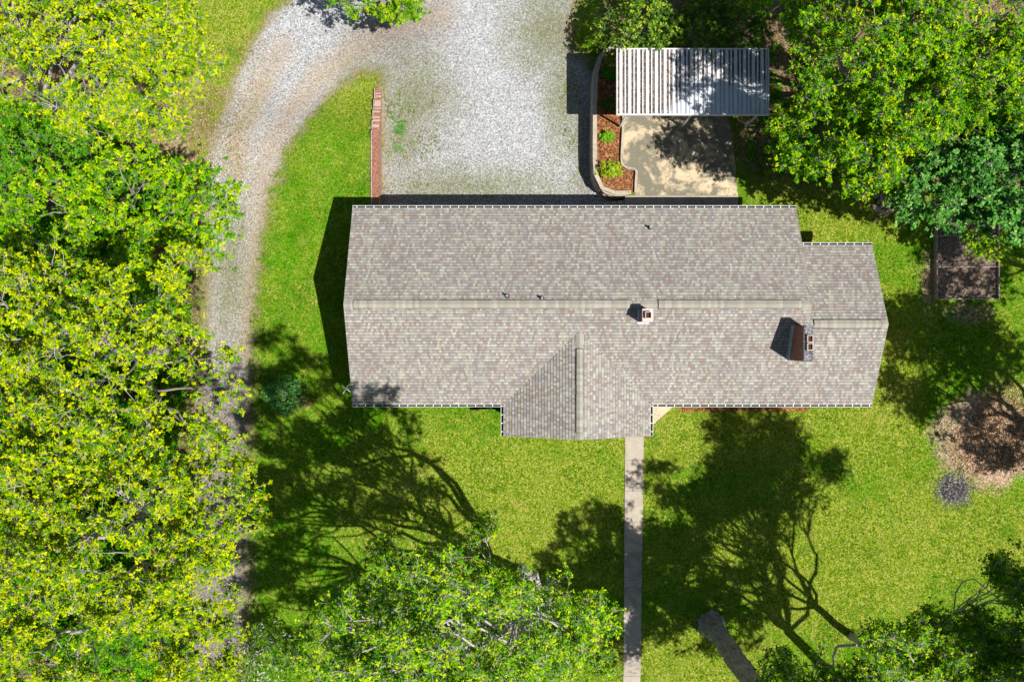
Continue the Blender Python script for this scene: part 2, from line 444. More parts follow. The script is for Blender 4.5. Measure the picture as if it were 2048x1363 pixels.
def sdf(x, y, poly):
    """signed distance, positive inside"""
    x = np.asarray(x, float); y = np.asarray(y, float)
    d = np.full(x.shape, 1e9); n = len(poly)
    for i in range(n):
        ax, ay = poly[i]; bx, by = poly[(i+1) % n]
        vx, vy = bx-ax, by-ay; L = vx*vx+vy*vy+1e-12
        t = np.clip(((x-ax)*vx+(y-ay)*vy)/L, 0, 1)
        d = np.minimum(d, np.hypot(x-(ax+t*vx), y-(ay+t*vy)))
    return np.where(inpoly(x, y, poly), d, -d)

def zfun(x, y):
    x = np.asarray(x, float); y = np.asarray(y, float)
    zl = LOW*S((y-9.6)/(12.9-9.6))
    z = zl.copy()
    right = (x > XW)
    z = np.where(right & (y > 5.5), LOW, np.where(right, 0.0, z))
    zt = LOW*(1-S((x-3.0)/2.2))
    z = np.where(right & (y > 14.55), zt, z)
    z = np.where(inpoly(x, y, TERR), 0.0, z)
    z = z + 0.02*np.sin(x*0.7+1)*np.cos(y*0.6)*(np.abs(y) < 60)
    return z

def G(px, py):
    z = 0.0
    for _ in range(6):
        x, y = W(px, py, z); z = 0.5*z+0.5*float(zfun(x, y))
    return W(px, py, z)
def GP(pts): return [G(*p) for p in pts]
def CP(pts): return [W(p[0], p[1], LOW) for p in pts]

drive_poly = CP([(765,140),(720,143),(660,180)]) + GP([(600,250),(560,312),(540,372),(524,440),(510,520),(501,600),(497,680),(496,800),(493,900),(493,1000),(491,1200),(484,1290),(470,1420),
        (360,1420),(378,1280),(378,1150),(388,1000),(398,850),(412,700),(420,560),(418,440),(414,380),(425,300),(445,240)]) + CP([(468,170),(495,120),(530,60),(575,10),(640,-60),(640,-140),(1150,-140),(1150,-20),(1132,60),(1136,100),(1165,125),(1188,160),(1189,300),(1192,350),(1215,400)]) + [(5.4, 7.2), (5.4,5.3),(-6.6,5.3)] + CP([(767,300)])
tan_lines = [CP([(880,30),(780,50),(700,110),(640,150)]) + GP([(575,230),(545,290),(528,350),(516,420),(506,500),(500,600),(495,700)]),
             CP([(560,100),(520,180)]) + GP([(480,260),(470,340)])]
def linedist(x, y, line):
    d = np.full(x.shape, 1e9)
    for i in range(len(line)-1):
        ax, ay = line[i]; bx, by = line[i+1]; vx, vy = bx-ax, by-ay
        t = np.clip(((x-ax)*vx+(y-ay)*vy)/(vx*vx+vy*vy+1e-12), 0, 1)
        d = np.minimum(d, np.hypot(x-(ax+t*vx), y-(ay+t*vy)))
    return d
def blobm(x, y, c, r, soft=0.5):
    return np.clip(1-(np.hypot((x-c[0])/r[0], (y-c[1])/r[1])-1)/soft*0.5-0.5, 0, 1)

litter_poly = GP([(-400,-200),(60,-200),(120,60),(300,180),(300,330),(400,400),(420,520),(400,700),(385,900),(380,1200),(385,1600),(-400,1600)])
litter_poly2 = GP([(1205,95),(1475,95),(1478,240),(1475,330),(1560,360),(1700,380),(1800,395),(2040,420),(2400,430),(2400,-300),(1250,-300)])
bed_poly = GP([(1192,380),(1191,180),(1195,130),(1207,103),(1236,96),(1240,110),(1244,232),(1243,320),(1250,334),(1272,340),(1270,384),(1210,384)])
house_bed = [(8.2,-3.5),(14.6,-3.5),(15.3,-2.3),(8.2,-2.3)]
pad_poly = [W(*p) for p in [(1240,96),(1452,96),(1455,232),(1462,262),(1469,320),(1472,360),(1475,390),(1475,391),(1268,391),(1271,341),(1251,335),(1244,322),(1247,232)]]

def build_ground():
    fine_x = np.arange(-28.05, 28.2, 0.15); fine_y = np.arange(-19.05, 19.2, 0.15)
    far = np.array([29, 31, 34, 38, 44, 55, 75, 110, 170, 280, 500, 900])
    xs = np.concatenate([-far[::-1], fine_x, far]); ys = np.concatenate([-(far[::-1])+8, fine_y, far-8])
    ys = np.unique(ys); X, Y = np.meshgrid(xs, ys)
    x = X.ravel(); y = Y.ravel(); z = zfun(x, y)
    nz = rng.normal(0, 1, x.shape)
    near = (np.abs(x) < 28.3) & (np.abs(y) < 19.3)
    n = len(x)
    gr = 0.5+sdf(x, y, drive_poly)/1.5
    court = inpoly(x, y, [(-6.6,5.3),(5.5,5.3),(5.5,14),(-6.6,14)])
    tan = np.zeros(n)
    for l in tan_lines: tan = np.maximum(tan, 1.15-linedist(x, y, l)/1.1)
    tan = np.clip(tan, 0, 1)*0.9
    tan = np.maximum(tan, 0.42*(y < 4)*(x < -10))
    lit = np.maximum(0.5+sdf(x, y, litter_poly)/3.0, 0.5+sdf(x, y, litter_poly2)/2.0)
    lit = np.maximum(lit, blobm(x, y, G(355,265), (1.5,1.9), 1.2)*0.85)
    mul = np.maximum(0.5+sdf(x, y, bed_poly)/0.5, 0.5+sdf(x, y, house_bed)/0.6)
    ash = blobm(x, y, G(1908,978), (0.85,0.8), 0.8)
    chips_poly = GP([(1860,860),(1885,815),(1940,785),(2000,800),(2060,830),(2110,860),(2110,930),(2040,950),(1990,985),(1930,960),(1880,930)])
    chips = 0.5+sdf(x, y, chips_poly)/1.4
    chips = np.maximum(chips, blobm(x, y, G(1858,560), (0.45,1.4), 1.0)*0.9)
    chips = np.maximum(chips, blobm(x, y, G(1935,625), (1.1,0.5), 1.0)*0.8)
    chips = np.maximum(chips, blobm(x, y, G(350,275), (1.5,1.9), 1.4)*0.75)
    weeds = np.zeros(n)
    for c, r in ((W(830,190,LOW),(1.6,1.6)),(W(800,270,LOW),(0.8,1.6)),(W(1125,200,LOW),(0.8,2.6)),(W(940,375,LOW),(4.5,0.9)),(W(1090,60,LOW),(1.6,1.8)),(W(745,160,LOW),(1.3,0.8)),(G(460,540),(0.8,3))):
        weeds = np.maximum(weeds, blobm(x, y, c, r, 1.2))
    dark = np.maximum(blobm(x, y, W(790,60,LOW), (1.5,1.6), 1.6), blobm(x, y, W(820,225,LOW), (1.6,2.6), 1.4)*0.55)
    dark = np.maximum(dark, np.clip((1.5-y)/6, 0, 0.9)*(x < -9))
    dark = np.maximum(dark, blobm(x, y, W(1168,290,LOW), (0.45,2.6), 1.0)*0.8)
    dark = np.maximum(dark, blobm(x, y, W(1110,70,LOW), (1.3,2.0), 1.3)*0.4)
    dry = np.zeros(n)
    for c, r in ((G(1010,1010),(5,2.6)),(G(1640,1120),(4,2.5)),(G(430,170),(2.0,5)),(G(1650,420),(3,1.2)),(G(1760,800),(1.4,3)),(G(1400,860),(5,1.2)),(G(1900,1050),(3,2)),(G(720,190),(1.2,1.2)),(G(1350,1320),(3,1.5))):
        dry = np.maximum(dry, blobm(x, y, c, r, 1.0))
    za = np.stack([gr, tan, lit], 1); zb = np.stack([mul, ash, weeds], 1); zc = np.stack([dark, dry, chips], 1)
    za = np.clip(za, -1, 2)
    ny, nx = X.shape
    idx = np.arange(n).reshape(ny, nx)
    f = np.stack([idx[:-1,:-1], idx[:-1,1:], idx[1:,1:], idx[1:,:-1]], -1).reshape(-1, 4)
    fx = x[f].mean(1); fy = y[f].mean(1)
    cls = np.zeros(len(f), int)
    cls[inpoly(fx, fy, litter_poly)] = 3
    cls[inpoly(fx, fy, litter_poly2)] = 3
    cls[inpoly(fx, fy, drive_poly)] = 1
    cls[inpoly(fx, fy, bed_poly)] = 2
    for k, nm in enumerate(('lawn', 'gravel_driveway', 'mulch_bed', 'woodland_floor')):
        ff = f[cls == k]
        u, inv = np.unique(ff, return_inverse=True)
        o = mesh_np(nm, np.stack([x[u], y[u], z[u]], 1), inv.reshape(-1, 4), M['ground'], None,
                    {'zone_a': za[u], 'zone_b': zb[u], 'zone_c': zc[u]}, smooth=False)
        o['kind'] = 'structure'
build_ground()

# concrete pad, walk by the house, front path
def slab(name, poly, z0, z1, mat, kind='structure'):
    o = MB().prism(poly, z0, z1).build(name, mat); o['kind'] = kind
    return o
slab('concrete_parking_pad', pad_poly, -0.2, 0.04, M['pad'])
w = MB()
wx0, wx1 = W(1250,0)[0], W(1476,0)[0]
js = [wx0, W(1312,0)[0], W(1380,0)[0], wx1]
for a, b in zip(js[:-1], js[1:]): w.box(a+0.008, b-0.008, 5.55, W(0,391.6)[1], -0.2, 0.045)
w.build('walkway_by_house', M['path'])['kind'] = 'structure'
w = MB()
y = -4.35; k = 0
while y > -22:
    L = 1.52; t0 = (-y-4.35)/13.0
    xa = W(1250,0)[0]-0.10*t0; xb = W(1287,0)[0]-0.18*t0
    w.box(xa, xb, y-L+0.012, y, -0.1, 0.045 + 0.004*(k % 3)); y -= L; k += 1
w.build('front_path', M['path'])['kind'] = 'structure'
land = [W(1303,800), W(1354,812), W(1340,828), W(1306,858), W(1300,872), W(1288,884), W(1249,884), (5.5,-3.9), (5.5,-2.5)]
land = [(5.6,-4.55),(6.35,-4.5),(6.75,-4.3),(7.7,-3.45),(8.15,-3.05),(8.2,-2.45),(5.6,-2.45)]
slab('entry_landing', land, -0.1, 0.052, make_concrete('landing_concrete', (0.62, 0.52, 0.37), (0.36, 0.33, 0.27), 0.2))

# steps going down from the walk to the court
st = empty('garden_steps', (4.7, 6.4, LOW), 'short flight of concrete steps between the gravel court and the walkway in the house shade', 'steps')
for i in range(5):
    x1 = wx0-0.32*i
    MB().box(x1-0.315, x1-0.001, 5.6, 6.95, LOW-0.1, 0.0-0.155*(i+1)+0.02).build('step', M['path'], st)

# ------------------------------------------------------------------ house
EZ = 2.7; PITCH = 0.375
XL, XM, XR = -7.243, 12.9, 16.35
YN, YS, YR = 6.028, -2.872, 4.348
RY = (YN+YS)/2; RZ = EZ+PITCH*(YN-YS)/2
RY2 = (YR+YS)/2; RZ2 = EZ+PITCH*(YR-YS)/2
PXL, PXR, PYF = -0.386, 6.289, -4.314
PXC = (PXL+PXR)/2; PZ = EZ+PITCH*(PXR-PXL)/2
house = empty('ranch_house', (4.5, 1.5, 0), 'long single storey brick house under a mottled grey brown shingle roof with a front gable', 'house')

def courses(mb, o, u, L, v, SL, uv0):
    """shingle courses: o = eave start, u = unit along eave, v = unit up the slope"""
    o = Vector(o); u = Vector(u); v = Vector(v)
    n = u.cross(v)
    if n.z < 0: n = -n
    e = 0.14; t = 0.012; k = 0; s = 0.0
    flip = u.cross(v).z < 0
    while s < SL-1e-6:
        s1 = min(s+e, SL)
        a = o+v*s+n*t; b = a+u*L; c = o+v*s1+u*L+n*(t*(1-(s1-s)/e)); d = o+v*s1+n*(t*(1-(s1-s)/e))
        al = o+v*s+n*-0.001; bl = al+u*L
        q = [(uv0+0, s+1e-3), (uv0+L, s+1e-3), (uv0+L, s1-1e-3), (uv0+0, s1-1e-3)]
        q2 = [(uv0, s+1e-3), (uv0+L, s+1e-3), (uv0+L, s+2e-3), (uv0, s+2e-3)]
        f1 = (0,1,2,3); f2 = (4,5,1,0)
        if flip: f1 = f1[::-1]; f2 = f2[::-1]; q = q[::-1]; q2 = q2[::-1]
        mb.add([a,b,c,d,al,bl], [f1,f2], 0, [q,q2])
        s = s1
sl = math.hypot(1, PITCH)
vN = Vector((0,-1,PITCH)).normalized(); vS = Vector((0,1,PITCH)).normalized()
rf = MB()
courses(rf, (XL,YN,EZ), (1,0,0), XM-XL, vN, (YN-RY)*sl, 0)
courses(rf, (XL,YS,EZ), (1,0,0), XM-XL, vS, (RY-YS)*sl, 100)
courses(rf, (XM,YS,EZ), (1,0,0), XR-XM, vS, (RY2-YS)*sl, 100+XM-XL)
courses(rf, (XM-0.3,YR,EZ), (1,0,0), XR-XM+0.3, vN, (YR-RY2)*sl, 200)
roof = rf.build('roof', M['shingle'], house)
pf = MB()
vW = Vector((1,0,PITCH)).normalized(); vE = Vector((-1,0,PITCH)).normalized()
courses(pf, (PXL,PYF,EZ), (0,1,0), 5.2, vW, (PXC-PXL)*sl, 300)
courses(pf, (PXR,PYF,EZ), (0,1,0), 5.2, vE, (PXR-PXC)*sl, 400)
proof = pf.build('porch_roof', M['shingle'], house)

def deck(poly_yz, x0, x1, axis='x'):
    mb = MB(); n = len(poly_yz)
    if axis == 'x': v = [(x0,a,b) for a,b in poly_yz]+[(x1,a,b) for a,b in poly_yz]
    else: v = [(a,x0,b) for a,b in poly_yz]+[(a,x1,b) for a,b in poly_yz]
    f = [tuple(range(n)), tuple(range(2*n-1,n-1,-1))]+[(i,n+i,n+(i+1)%n,(i+1)%n) for i in range(n)]
    mb.add(v, f); return mb
g = 0.006; T = 0.17
def gable_deck(ya, yb, x0, x1, axis, inset=0.015):
    yc = (ya+yb)/2; rz = EZ+PITCH*abs(yb-ya)/2
    return deck([(ya,EZ-g),(yc,rz-g),(yb,EZ-g),(yb,EZ-T),(yc,rz-T),(ya,EZ-T)], x0, x1, axis)
gable_deck(YS+0.004, YN-0.004, XL+0.004, XM-0.004, 'x').build('fascia', M['white'], house)
gable_deck(YS+0.006, YR-0.004, XM-0.002, XR-0.004, 'x').build('fascia', M['white'], house)
gable_deck(PXL+0.004, PXR-0.004, PYF+0.004, PYF+5.1, 'y').build('fascia', M['white'], house)

# walls with gables
wb = MB()
def gable_walls(y0, y1, x0, x1, z0=-1.1):
    yc = (y0+y1)/2; zt = EZ-T+PITCH*0.42; zc = zt+PITCH*(y1-y0)/2
    v = []
    for x in (x0, x1): v += [(x,y0,z0),(x,y1,z0),(x,y1,zt),(x,yc,zc-0.012),(x,y0,zt)]
    return v, [(0,4,3,2,1),(5,6,7,8,9),(0,5,9,4),(1,2,7,6)]
v, f = gable_walls(YS+0.45, YN-0.45, XL+0.35, XM-0.3); wb.add([(a,b,c-0.02) for a,b,c in v], f)
v, f = gable_walls(YS+0.455, YR-0.4, XM-0.3, XR-0.35); wb.add([(a,b,c-0.03) for a,b,c in v], f)
v, f = gable_walls(PXL+0.4, 4.2, PYF+0.35, YS+0.5)
wb.box(PXL+0.4, 3.9, PYF+0.4, YS+0.46, -1.1, EZ-T)
wb.build('wall', M['brick'], house)
# gable siding of the porch
gb = MB()
gx0, gx1 = PXL+0.35, PXR-0.35
gb.add([(gx0,PYF+0.36,EZ-T+0.05),(gx1,PYF+0.36,EZ-T+0.05),(PXC,PYF+0.36,PZ-T-0.04),(gx0,PYF+0.46,EZ-T+0.05),(gx1,PYF+0.46,EZ-T+0.05),(PXC,PYF+0.46,PZ-T-0.04)],
       [(0,1,2),(5,4,3),(0,2,5,3),(2,1,4,5),(1,0,3,4)])
gb.build('gable_siding', M['white'], house)
for px_ in (4.6, 5.9):
    MB().box(px_-0.06, px_+0.06, PYF+0.36, PYF+0.48, 0.05, EZ-T+0.05).build('porch_post', M['white'], house)

def window(cx, cz, wdt, hgt, y, d, parent=house):
    mb = MB(); t = 0.06
    for s_ in (-1, 1): mb.box(cx+s_*wdt/2-t/2, cx+s_*wdt/2+t/2, min(y, y+d*0.05), max(y, y+d*0.05), cz-hgt/2, cz+hgt/2)
    for s_ in (-1, 0, 1): mb.box(cx-wdt/2+t/2, cx+wdt/2-t/2, min(y, y+d*0.045), max(y, y+d*0.045), cz+s_*hgt/2-t/2, cz+s_*hgt/2+t/2)
    o = mb.build('window', M['white'], parent)
    MB().box(cx-wdt/2+t/2, cx+wdt/2-t/2, min(y+d*0.004, y+d*0.02), max(y+d*0.004, y+d*0.02), cz-hgt/2+t/2, cz+hgt/2-t/2).build('pane', M['glass'], o)
for cx in (-5.2, -2.2, 9.2, 12.3, 14.8): window(cx, 1.5, 1.1, 1.2, YS+0.45, -1)
window(1.9, 1.45, 1.9, 1.3, PYF+0.4, -1)
for cx in (-4.8, -1.2, 2.6, 8.2, 11.2): window(cx, 1.7, 0.95, 1.0, YN-0.45, 1)
window(14.6, 1.6, 0.95, 1.1, YR-0.4, 1)
d_ = MB().box(5.0, 5.9, YS+0.40, YS+0.448, 0.06, 2.1).build('door', M['white'], house)
MB().box(5.08, 5.12, YS+0.36, YS+0.398, 0.95, 1.15).build('handle', M['metal'], d_)
for cx in (-3.2, 1.0):
    gd = MB()
    for k in range(4): gd.box(cx-1.2, cx+1.2, YN-0.448, YN-0.40+0.005*(k % 2), LOW+0.03+k*0.52, LOW+0.53+k*0.52)
    gd.build('garage_door', M['white'], house)

# gutters with hangers
def gutter(x0, y0, x1, y1, outx, outy):
    """open channel along the eave, outward direction (outx,outy)"""
    L = math.hypot(x1-x0, y1-y0); ux, uy = (x1-x0)/L, (y1-y0)/L
    def P(s, o, z): return (x0+ux*s+outx*o, y0+uy*s+outy*o, EZ-0.03+z)
    mb = MB()
    prof = [(0.005,0.015),(0.005,-0.10),(0.10,-0.10),(0.125,0.0),(0.125,0.022),(0.100,0.022),(0.100,0.0),(0.085,-0.088),(0.020,-0.088),(0.020,0.015)]
    n = len(prof)
    mb.add([P(0,a,b) for a,b in prof]+[P(L,a,b) for a,b in prof],
           [(i,(i+1)%n,n+(i+1)%n,n+i) for i in range(n)]+[tuple(range(n)), tuple(range(2*n-1,n-1,-1))],
           0)
    # inside faces get the dark material
    for k in (6, 7, 8): mb.mi[k] = 1
    for s in (0.0, L):
        mb.obox(P(s, 0.063, -0.04), (ux*0.004, uy*0.004, 0), (outx*0.058, outy*0.058, 0), (0,0,0.055))
    gu = mb.build('gutter', [M['gutter'], M['dark_in']], house)
    s = 0.2; hb = MB().obox(P(s, 0.06, 0.012), (ux*0.016, uy*0.016, 0), (outx*0.055, outy*0.055, 0), (0,0,0.005)).build('hanger', M['white'], gu)
    s += 0.385; k = 1
    while s < L-0.05:
        c = hb.copy(); c.location = (ux*0.385*k, uy*0.385*k, 0); COL.objects.link(c); s += 0.385; k += 1
gutter(XL, YN, XM, YN, 0, 1)
gutter(XM+0.14, YR, XR, YR, 0, 1)
gutter(XL, YS, PXL-0.13, YS, 0, -1)
gutter(PXR+0.13, YS, XR, YS, 0, -1)
gutter(PXL, PYF, PXL, YS-0.02, -1, 0)
gutter(PXR, PYF, PXR, YS-0.02, 1, 0)

# ridge caps (flush) and raised ridge vents
def ridge_strip(mb, a, b, half, lift, drop_pitch=PITCH, thick=0.012, axis='x', wob=0.0):
    a = Vector(a); b = Vector(b); L = (b-a).length; u = (b-a)/L
    w = Vector((0,1,0)) if axis == 'x' else Vector((1,0,0))
    k = 0; s = 0
    while s < L-1e-4:
        s1 = min(s+0.42, L)
        h0 = half+wob*(random.random()-0.5)
        c0 = a+u*s; c1 = a+u*s1
        lz = Vector((0,0,lift+0.003*(k % 2)))
        def row(c, e): return [c+w*h0+Vector((0,0,-drop_pitch*h0))+e, c+e, c-w*h0+Vector((0,0,-drop_pitch*h0))+e]
        top0 = row(c0, lz); top1 = row(c1, lz)
        bz = Vector((0,0,-0.02))
        bot0 = [p+Vector((0,0,-(lift+0.02))) for p in top0]; bot1 = [p+Vector((0,0,-(lift+0.02))) for p in top1]
        v = top0+top1+bot0+bot1
        f = [(0,3,4,1),(1,4,5,2),(0,6,9,3),(2,5,11,8),(0,1,7,6),(1,2,8,7),(3,9,10,4),(4,10,11,5)]
        q = [[(s,0),(s1,0),(s1,0.3),(s,0.3)]]*2+[[(s,0)]*4]*6
        mb.add(v, f, 0, q); s = s1; k += 1
def vent(a, b, half, axis, parent):
    o_ = MB(); ridge_strip(o_, a, b, half, 0.07, axis=axis, wob=0.012); o_ = o_.build('ridge_vent', M['cap'], parent)
    q_ = MB(); e = Vector((0.02,0,0)) if axis == 'x' else Vector((0,0.02,0))
    ridge_strip(q_, Vector(a)-e, Vector(b)+e, half+0.022, 0.045, axis=axis, wob=0.01); q_.build('vent_shade_strip', M['black_rubber_and_shade'], parent)  # added black strip, paints the shade line along the raised vent's edges
def X(px, z): return (px-1024)*(CAMH-z)/FPX
rc = MB(); ridge_strip(rc, (XL,RY,RZ), (XM,RY,RZ), 0.15, 0.018); rc.build('ridge_cap', M['cap'], roof); rc = MB()
ridge_strip(rc, (XM-0.2,RY2,RZ2), (XR,RY2,RZ2), 0.15, 0.018)
rc.build('ridge_cap', M['cap'], roof)
rp = MB(); ridge_strip(rp, (PXC,PYF,PZ), (PXC,YS+PITCH and (YS+(PZ-EZ)/PITCH+0.1),PZ), 0.15, 0.018, axis='y'); rp.build('ridge_cap', M['cap'], proof)
for a, b, yy, zz in ((707,1264,RY,RZ),(1317,1604,RY,RZ),(1628,1763,RY2,RZ2)):
    vent((X(a,zz),yy,zz), (X(b,zz),yy,zz), 0.175, 'x', roof)
vent((PXC,-4.0,PZ), (PXC,-0.35,PZ), 0.14, 'y', proof)

def roofz(x, y):
    if x < XM: return RZ-PITCH*abs(y-RY)
    return RZ2-PITCH*abs(y-RY2)
for px, py, r in ((1014,591,0.05),(1084,596,0.05),(1301,454,0.045)):
    z = 4.0
    for _ in range(4): x_, y_ = W(px, py, z+0.2); z = roofz(x_, y_)
    vp = MB(); prof = [(r,0.0),(r,0.3)]
    vp.tube([(x_,y_,z-0.05),(x_,y_,z+0.28)], r, 12, cap=False); vp.tube([(x_,y_,z+0.28),(x_,y_,z-0.02)], r*0.75, 12, cap=False)
    n_ = 12
    ring = [(x_+q*math.cos(2*math.pi*k/n_), y_+q*math.sin(2*math.pi*k/n_), z+0.28) for q in (r, r*0.75) for k in range(n_)]
    vp.add(ring, [(k,(k+1)%n_,n_+(k+1)%n_,n_+k) for k in range(n_)])
    o = vp.build('vent_pipe', M['white'], roof)
    bt = MB(); bt.tube([(x_,y_,z-0.06),(x_,y_,z+0.03),(x_,y_,z+0.12)], [r*2.3, r*2.1, r*1.25], 14); bt.build('pipe_boot', M['black_rubber_and_shade'], roof)

def hollow_rect(mb, x0, x1, y0, y1, t, z0, z1, mi=0):
    mb.box(x0,x0+t,y0,y1,z0,z1,mi); mb.box(x1-t,x1,y0,y1,z0,z1,mi)
    mb.box(x0+t,x1-t,y0,y0+t,z0,z1,mi); mb.box(x0+t,x1-t,y1-t,y1,z0,z1,mi)
# large chimney
zt = 5.12
cx0, cx1 = 12.22, 12.62; cy0, cy1 = -0.85, 0.66
ch = MB().box(cx0, cx1, cy0, cy1, 0.0, zt).build('chimney', M['brick'], house)
cap = MB()
nx_, ny_ = 7, 18
vv = [(cx0-0.012+(cx1-cx0+0.024)*i/nx_, cy0-0.012+(cy1-cy0+0.024)*j/ny_, zt+0.012+(0.045*random.random() if 0 < i < nx_ and 0 < j < ny_ else 0.01)) for j in range(ny_+1) for i in range(nx_+1)]
cap.add(vv, [(j*(nx_+1)+i, j*(nx_+1)+i+1, (j+1)*(nx_+1)+i+1, (j+1)*(nx_+1)+i) for j in range(ny_) for i in range(nx_)])
cap.box(cx0-0.012, cx1+0.012, cy0-0.012, cy1+0.012, zt-0.06, zt+0.008)
cap.build('chimney_cap', M['mortar_grey'], ch)
for py in (677, 693):
    fy = -(py-681.5)*(CAMH-zt)/FPX
    fx = 0.5*(cx0+cx1)+0.01
    fm = MB(); hollow_rect(fm, fx-0.125, fx+0.125, fy-0.15, fy+0.15, 0.03, zt+0.008, zt+0.15, 0)
    fm.box(fx-0.094, fx+0.094, fy-0.119, fy+0.119, zt+0.01, zt+0.075, 1)
    fm.build('flue_liner', [M['mortar_cap'], M['flue']], ch)
fl = MB(); 
v = []
for y_ in (cy0-0.02, cy1+0.02):
    z_ = roofz(12.3, y_)
    v += [(cx0-0.10,y_,z_+0.022),(cx0-0.006,y_,z_+0.022),(cx0-0.006,y_,z_+0.16)]
fl.add(v, [(0,3,4,1),(1,4,5,2)]); fl.build('chimney_flashing', M['flash'], ch)
# small chimney
zt = 5.05
sx0, sy0 = 5.48, 0.83; sx1, sy1 = 5.90, 1.33
ch = MB().box(sx0, sx1, sy0, sy1, 0.0, zt).build('chimney', M['brick'], house)
cp = MB(); cp.box(sx0-0.02, sx1+0.02, sy0-0.02, sy1+0.02, zt, zt+0.05)
hollow_rect(cp, 0.5*(sx0+sx1)-0.13, 0.5*(sx0+sx1)+0.13, 0.5*(sy0+sy1)-0.14, 0.5*(sy0+sy1)+0.14, 0.025, zt+0.052, zt+0.20)
cp.build('chimney_cap', M['mortar_cap'], ch)
MB().box(0.5*(sx0+sx1)-0.104, 0.5*(sx0+sx1)+0.104, 0.5*(sy0+sy1)-0.114, 0.5*(sy0+sy1)+0.114, zt+0.052, zt+0.10).build('flue_liner', M['flue'], ch)
fl = MB(); v = []
for y_ in (sy0-0.02, sy1+0.02):
    z_ = roofz(5.3, y_); v += [(sx0-0.07,y_,z_+0.024),(sx0-0.006,y_,z_+0.024),(sx0-0.006,y_,z_+0.13)]
fl.add(v, [(0,3,4,1),(1,4,5,2)]); z_ = roofz(5.5, sy0)
fl.add([(sx0-0.05,sy0-0.09,z_-0.012),(sx1+0.04,sy0-0.09,z_-0.012),(sx1+0.04,sy0-0.005,z_+0.03),(sx0-0.05,sy0-0.005,z_+0.03)], [(0,1,2,3)])
fl.build('chimney_flashing', M['flash'], ch)

# window well by the front wall
ww = empty('window_well', (-1.0,-3.1,0), 'dark rectangular window well against the front wall left of the front gable', 'window well')
wm = MB(); x0_, x1_ = X(948,0)+0.0, X(1003,0)
hollow_rect(wm, x0_, x1_, -3.36, YS+0.44, 0.03, -0.3, 0.09); wm.build('frame', M['black_rubber_and_shade'], ww)
MB().box(x0_+0.032, x1_-0.032, -3.328, YS+0.40, -0.3, 0.055).build('cover', M['black_rubber_and_shade'], ww)

# ------------------------------------------------------------------ brick wall beside the court
bw = empty('brick_retaining_wall', (XW, 9.0, LOW), 'stepped red brick retaining wall between the side lawn and the gravel court', 'wall')
X0, X1 = -6.86, -6.60
ye = [5.9, W(0,262,-0.2)[1], W(0,242,-0.3)[1], W(0,221,-0.5)[1], W(0,200,-0.7)[1], W(0,178,-0.8)[1]]
tops = [0.13, -0.06, -0.26, -0.46, -0.65]
body = MB(); row = MB()
for k, t in enumerate(tops):
    body.box(X0+0.006, X1, ye[k]+(0.001 if k else 0), ye[k+1], LOW-0.4, t-0.07)
    yy = ye[k]+0.004
    while yy < ye[k+1]-0.03:
        j = random.uniform(-0.006, 0.006); h = random.uniform(-0.004, 0.004)
        row.box(X0-0.01+j, X1+0.022+j, yy, min(yy+0.060, ye[k+1]-0.002), t-0.069, t+h, 0 if k == 0 else (1 if random.random() < 0.5 else 0)); yy += 0.070
    # drip ledge on the lawn side
    body.box(X0-0.09, X0+0.002, ye[k]+0.03, ye[k+1]-0.03, LOW-0.4, t-0.05, 1)
body.build('wall_body', [M['brick_wall'], M['brickcap']], bw)
rb = simple('rowlock_brick', (0.40, 0.19, 0.13), 0.9, 0.35, 13, bstr=0.6)
row.build('rowlock_cap', [rb, M['brickcap']], bw)

# ------------------------------------------------------------------ stone wall round the mulch bed + low curb
def offset_path(pts, d):
    out = []
    n = len(pts)
    for i in range(n):
        a = Vector(pts[max(i-1,0)]); b = Vector(pts[min(i+1,n-1)])
        t = (b-a).normalized(); out.append((pts[i][0]-t.y*d, pts[i][1]+t.x*d))
    return out
def smooth_path(pts, step=0.1):
    P_ = [Vector((p[0],p[1])) for p in pts]; out = []
    for i in range(len(P_)-1):
        p0 = P_[max(i-1,0)]; p1 = P_[i]; p2 = P_[i+1]; p3 = P_[min(i+2,len(P_)-1)]
        n = max(1, int((p2-p1).length/step))
        for k in range(n):
            t = k/n
            q = 0.5*((2*p1)+(-p0+p2)*t+(2*p0-5*p1+4*p2-p3)*t*t+(-p0+3*p1-3*p2+p3)*t**3)
            out.append((q.x, q.y))
    out.append(tuple(P_[-1])); return out
def path_wall(mb, pts, w, z0, z1, mi=0, jitter=0.0, gap=0.0, block=1):
    L = offset_path(pts, w/2); R = offset_path(pts, -w/2)
    i = 0
    while i < len(pts)-1:
        j = min(i+block, len(pts)-1)
        jt = random.uniform(-jitter, jitter); zz = z1+random.uniform(-jitter, jitter)*0.5
        a0 = Vector(L[i]); b0 = Vector(R[i]); a1 = Vector(L[j]); b1 = Vector(R[j])
        if gap:
            t = (a1-a0).normalized()*gap/2; a0 = a0+t; b0 = b0+t; a1 = a1-t; b1 = b1-t
        nrm = (a0-b0).normalized()*jt
        mb.prism([tuple(a0+nrm), tuple(b0), tuple(b1), tuple(a1+nrm)], z0, zz, mi)
        i = j
wall_px = [(1252,92),(1236,93),(1220,96),(1207,103),(1200,115),(1195,132),(1191.5,160),(1190,200),(1189.5,260),(1189.5,330),(1192,352),(1198,367),(1208,379),(1222,385),(1240,386),(1262,385)]
wp = smooth_path([W(a,b,0.1) for a,b in wall_px], 0.11)
sw = empty('stone_retaining_wall', (4.1,10.5,LOW), 'curved block stone retaining wall holding the raised mulch bed above the gravel', 'wall')
s1 = MB()
for k in range(5):
    path_wall(s1, wp[(k % 2)*2:], 0.23+0.012*(4-k), LOW-0.1+k*0.2, LOW-0.1+k*0.2+0.193, 0, 0.014, 0.012, 4)
s1.build('block_course', M['stone'], sw)
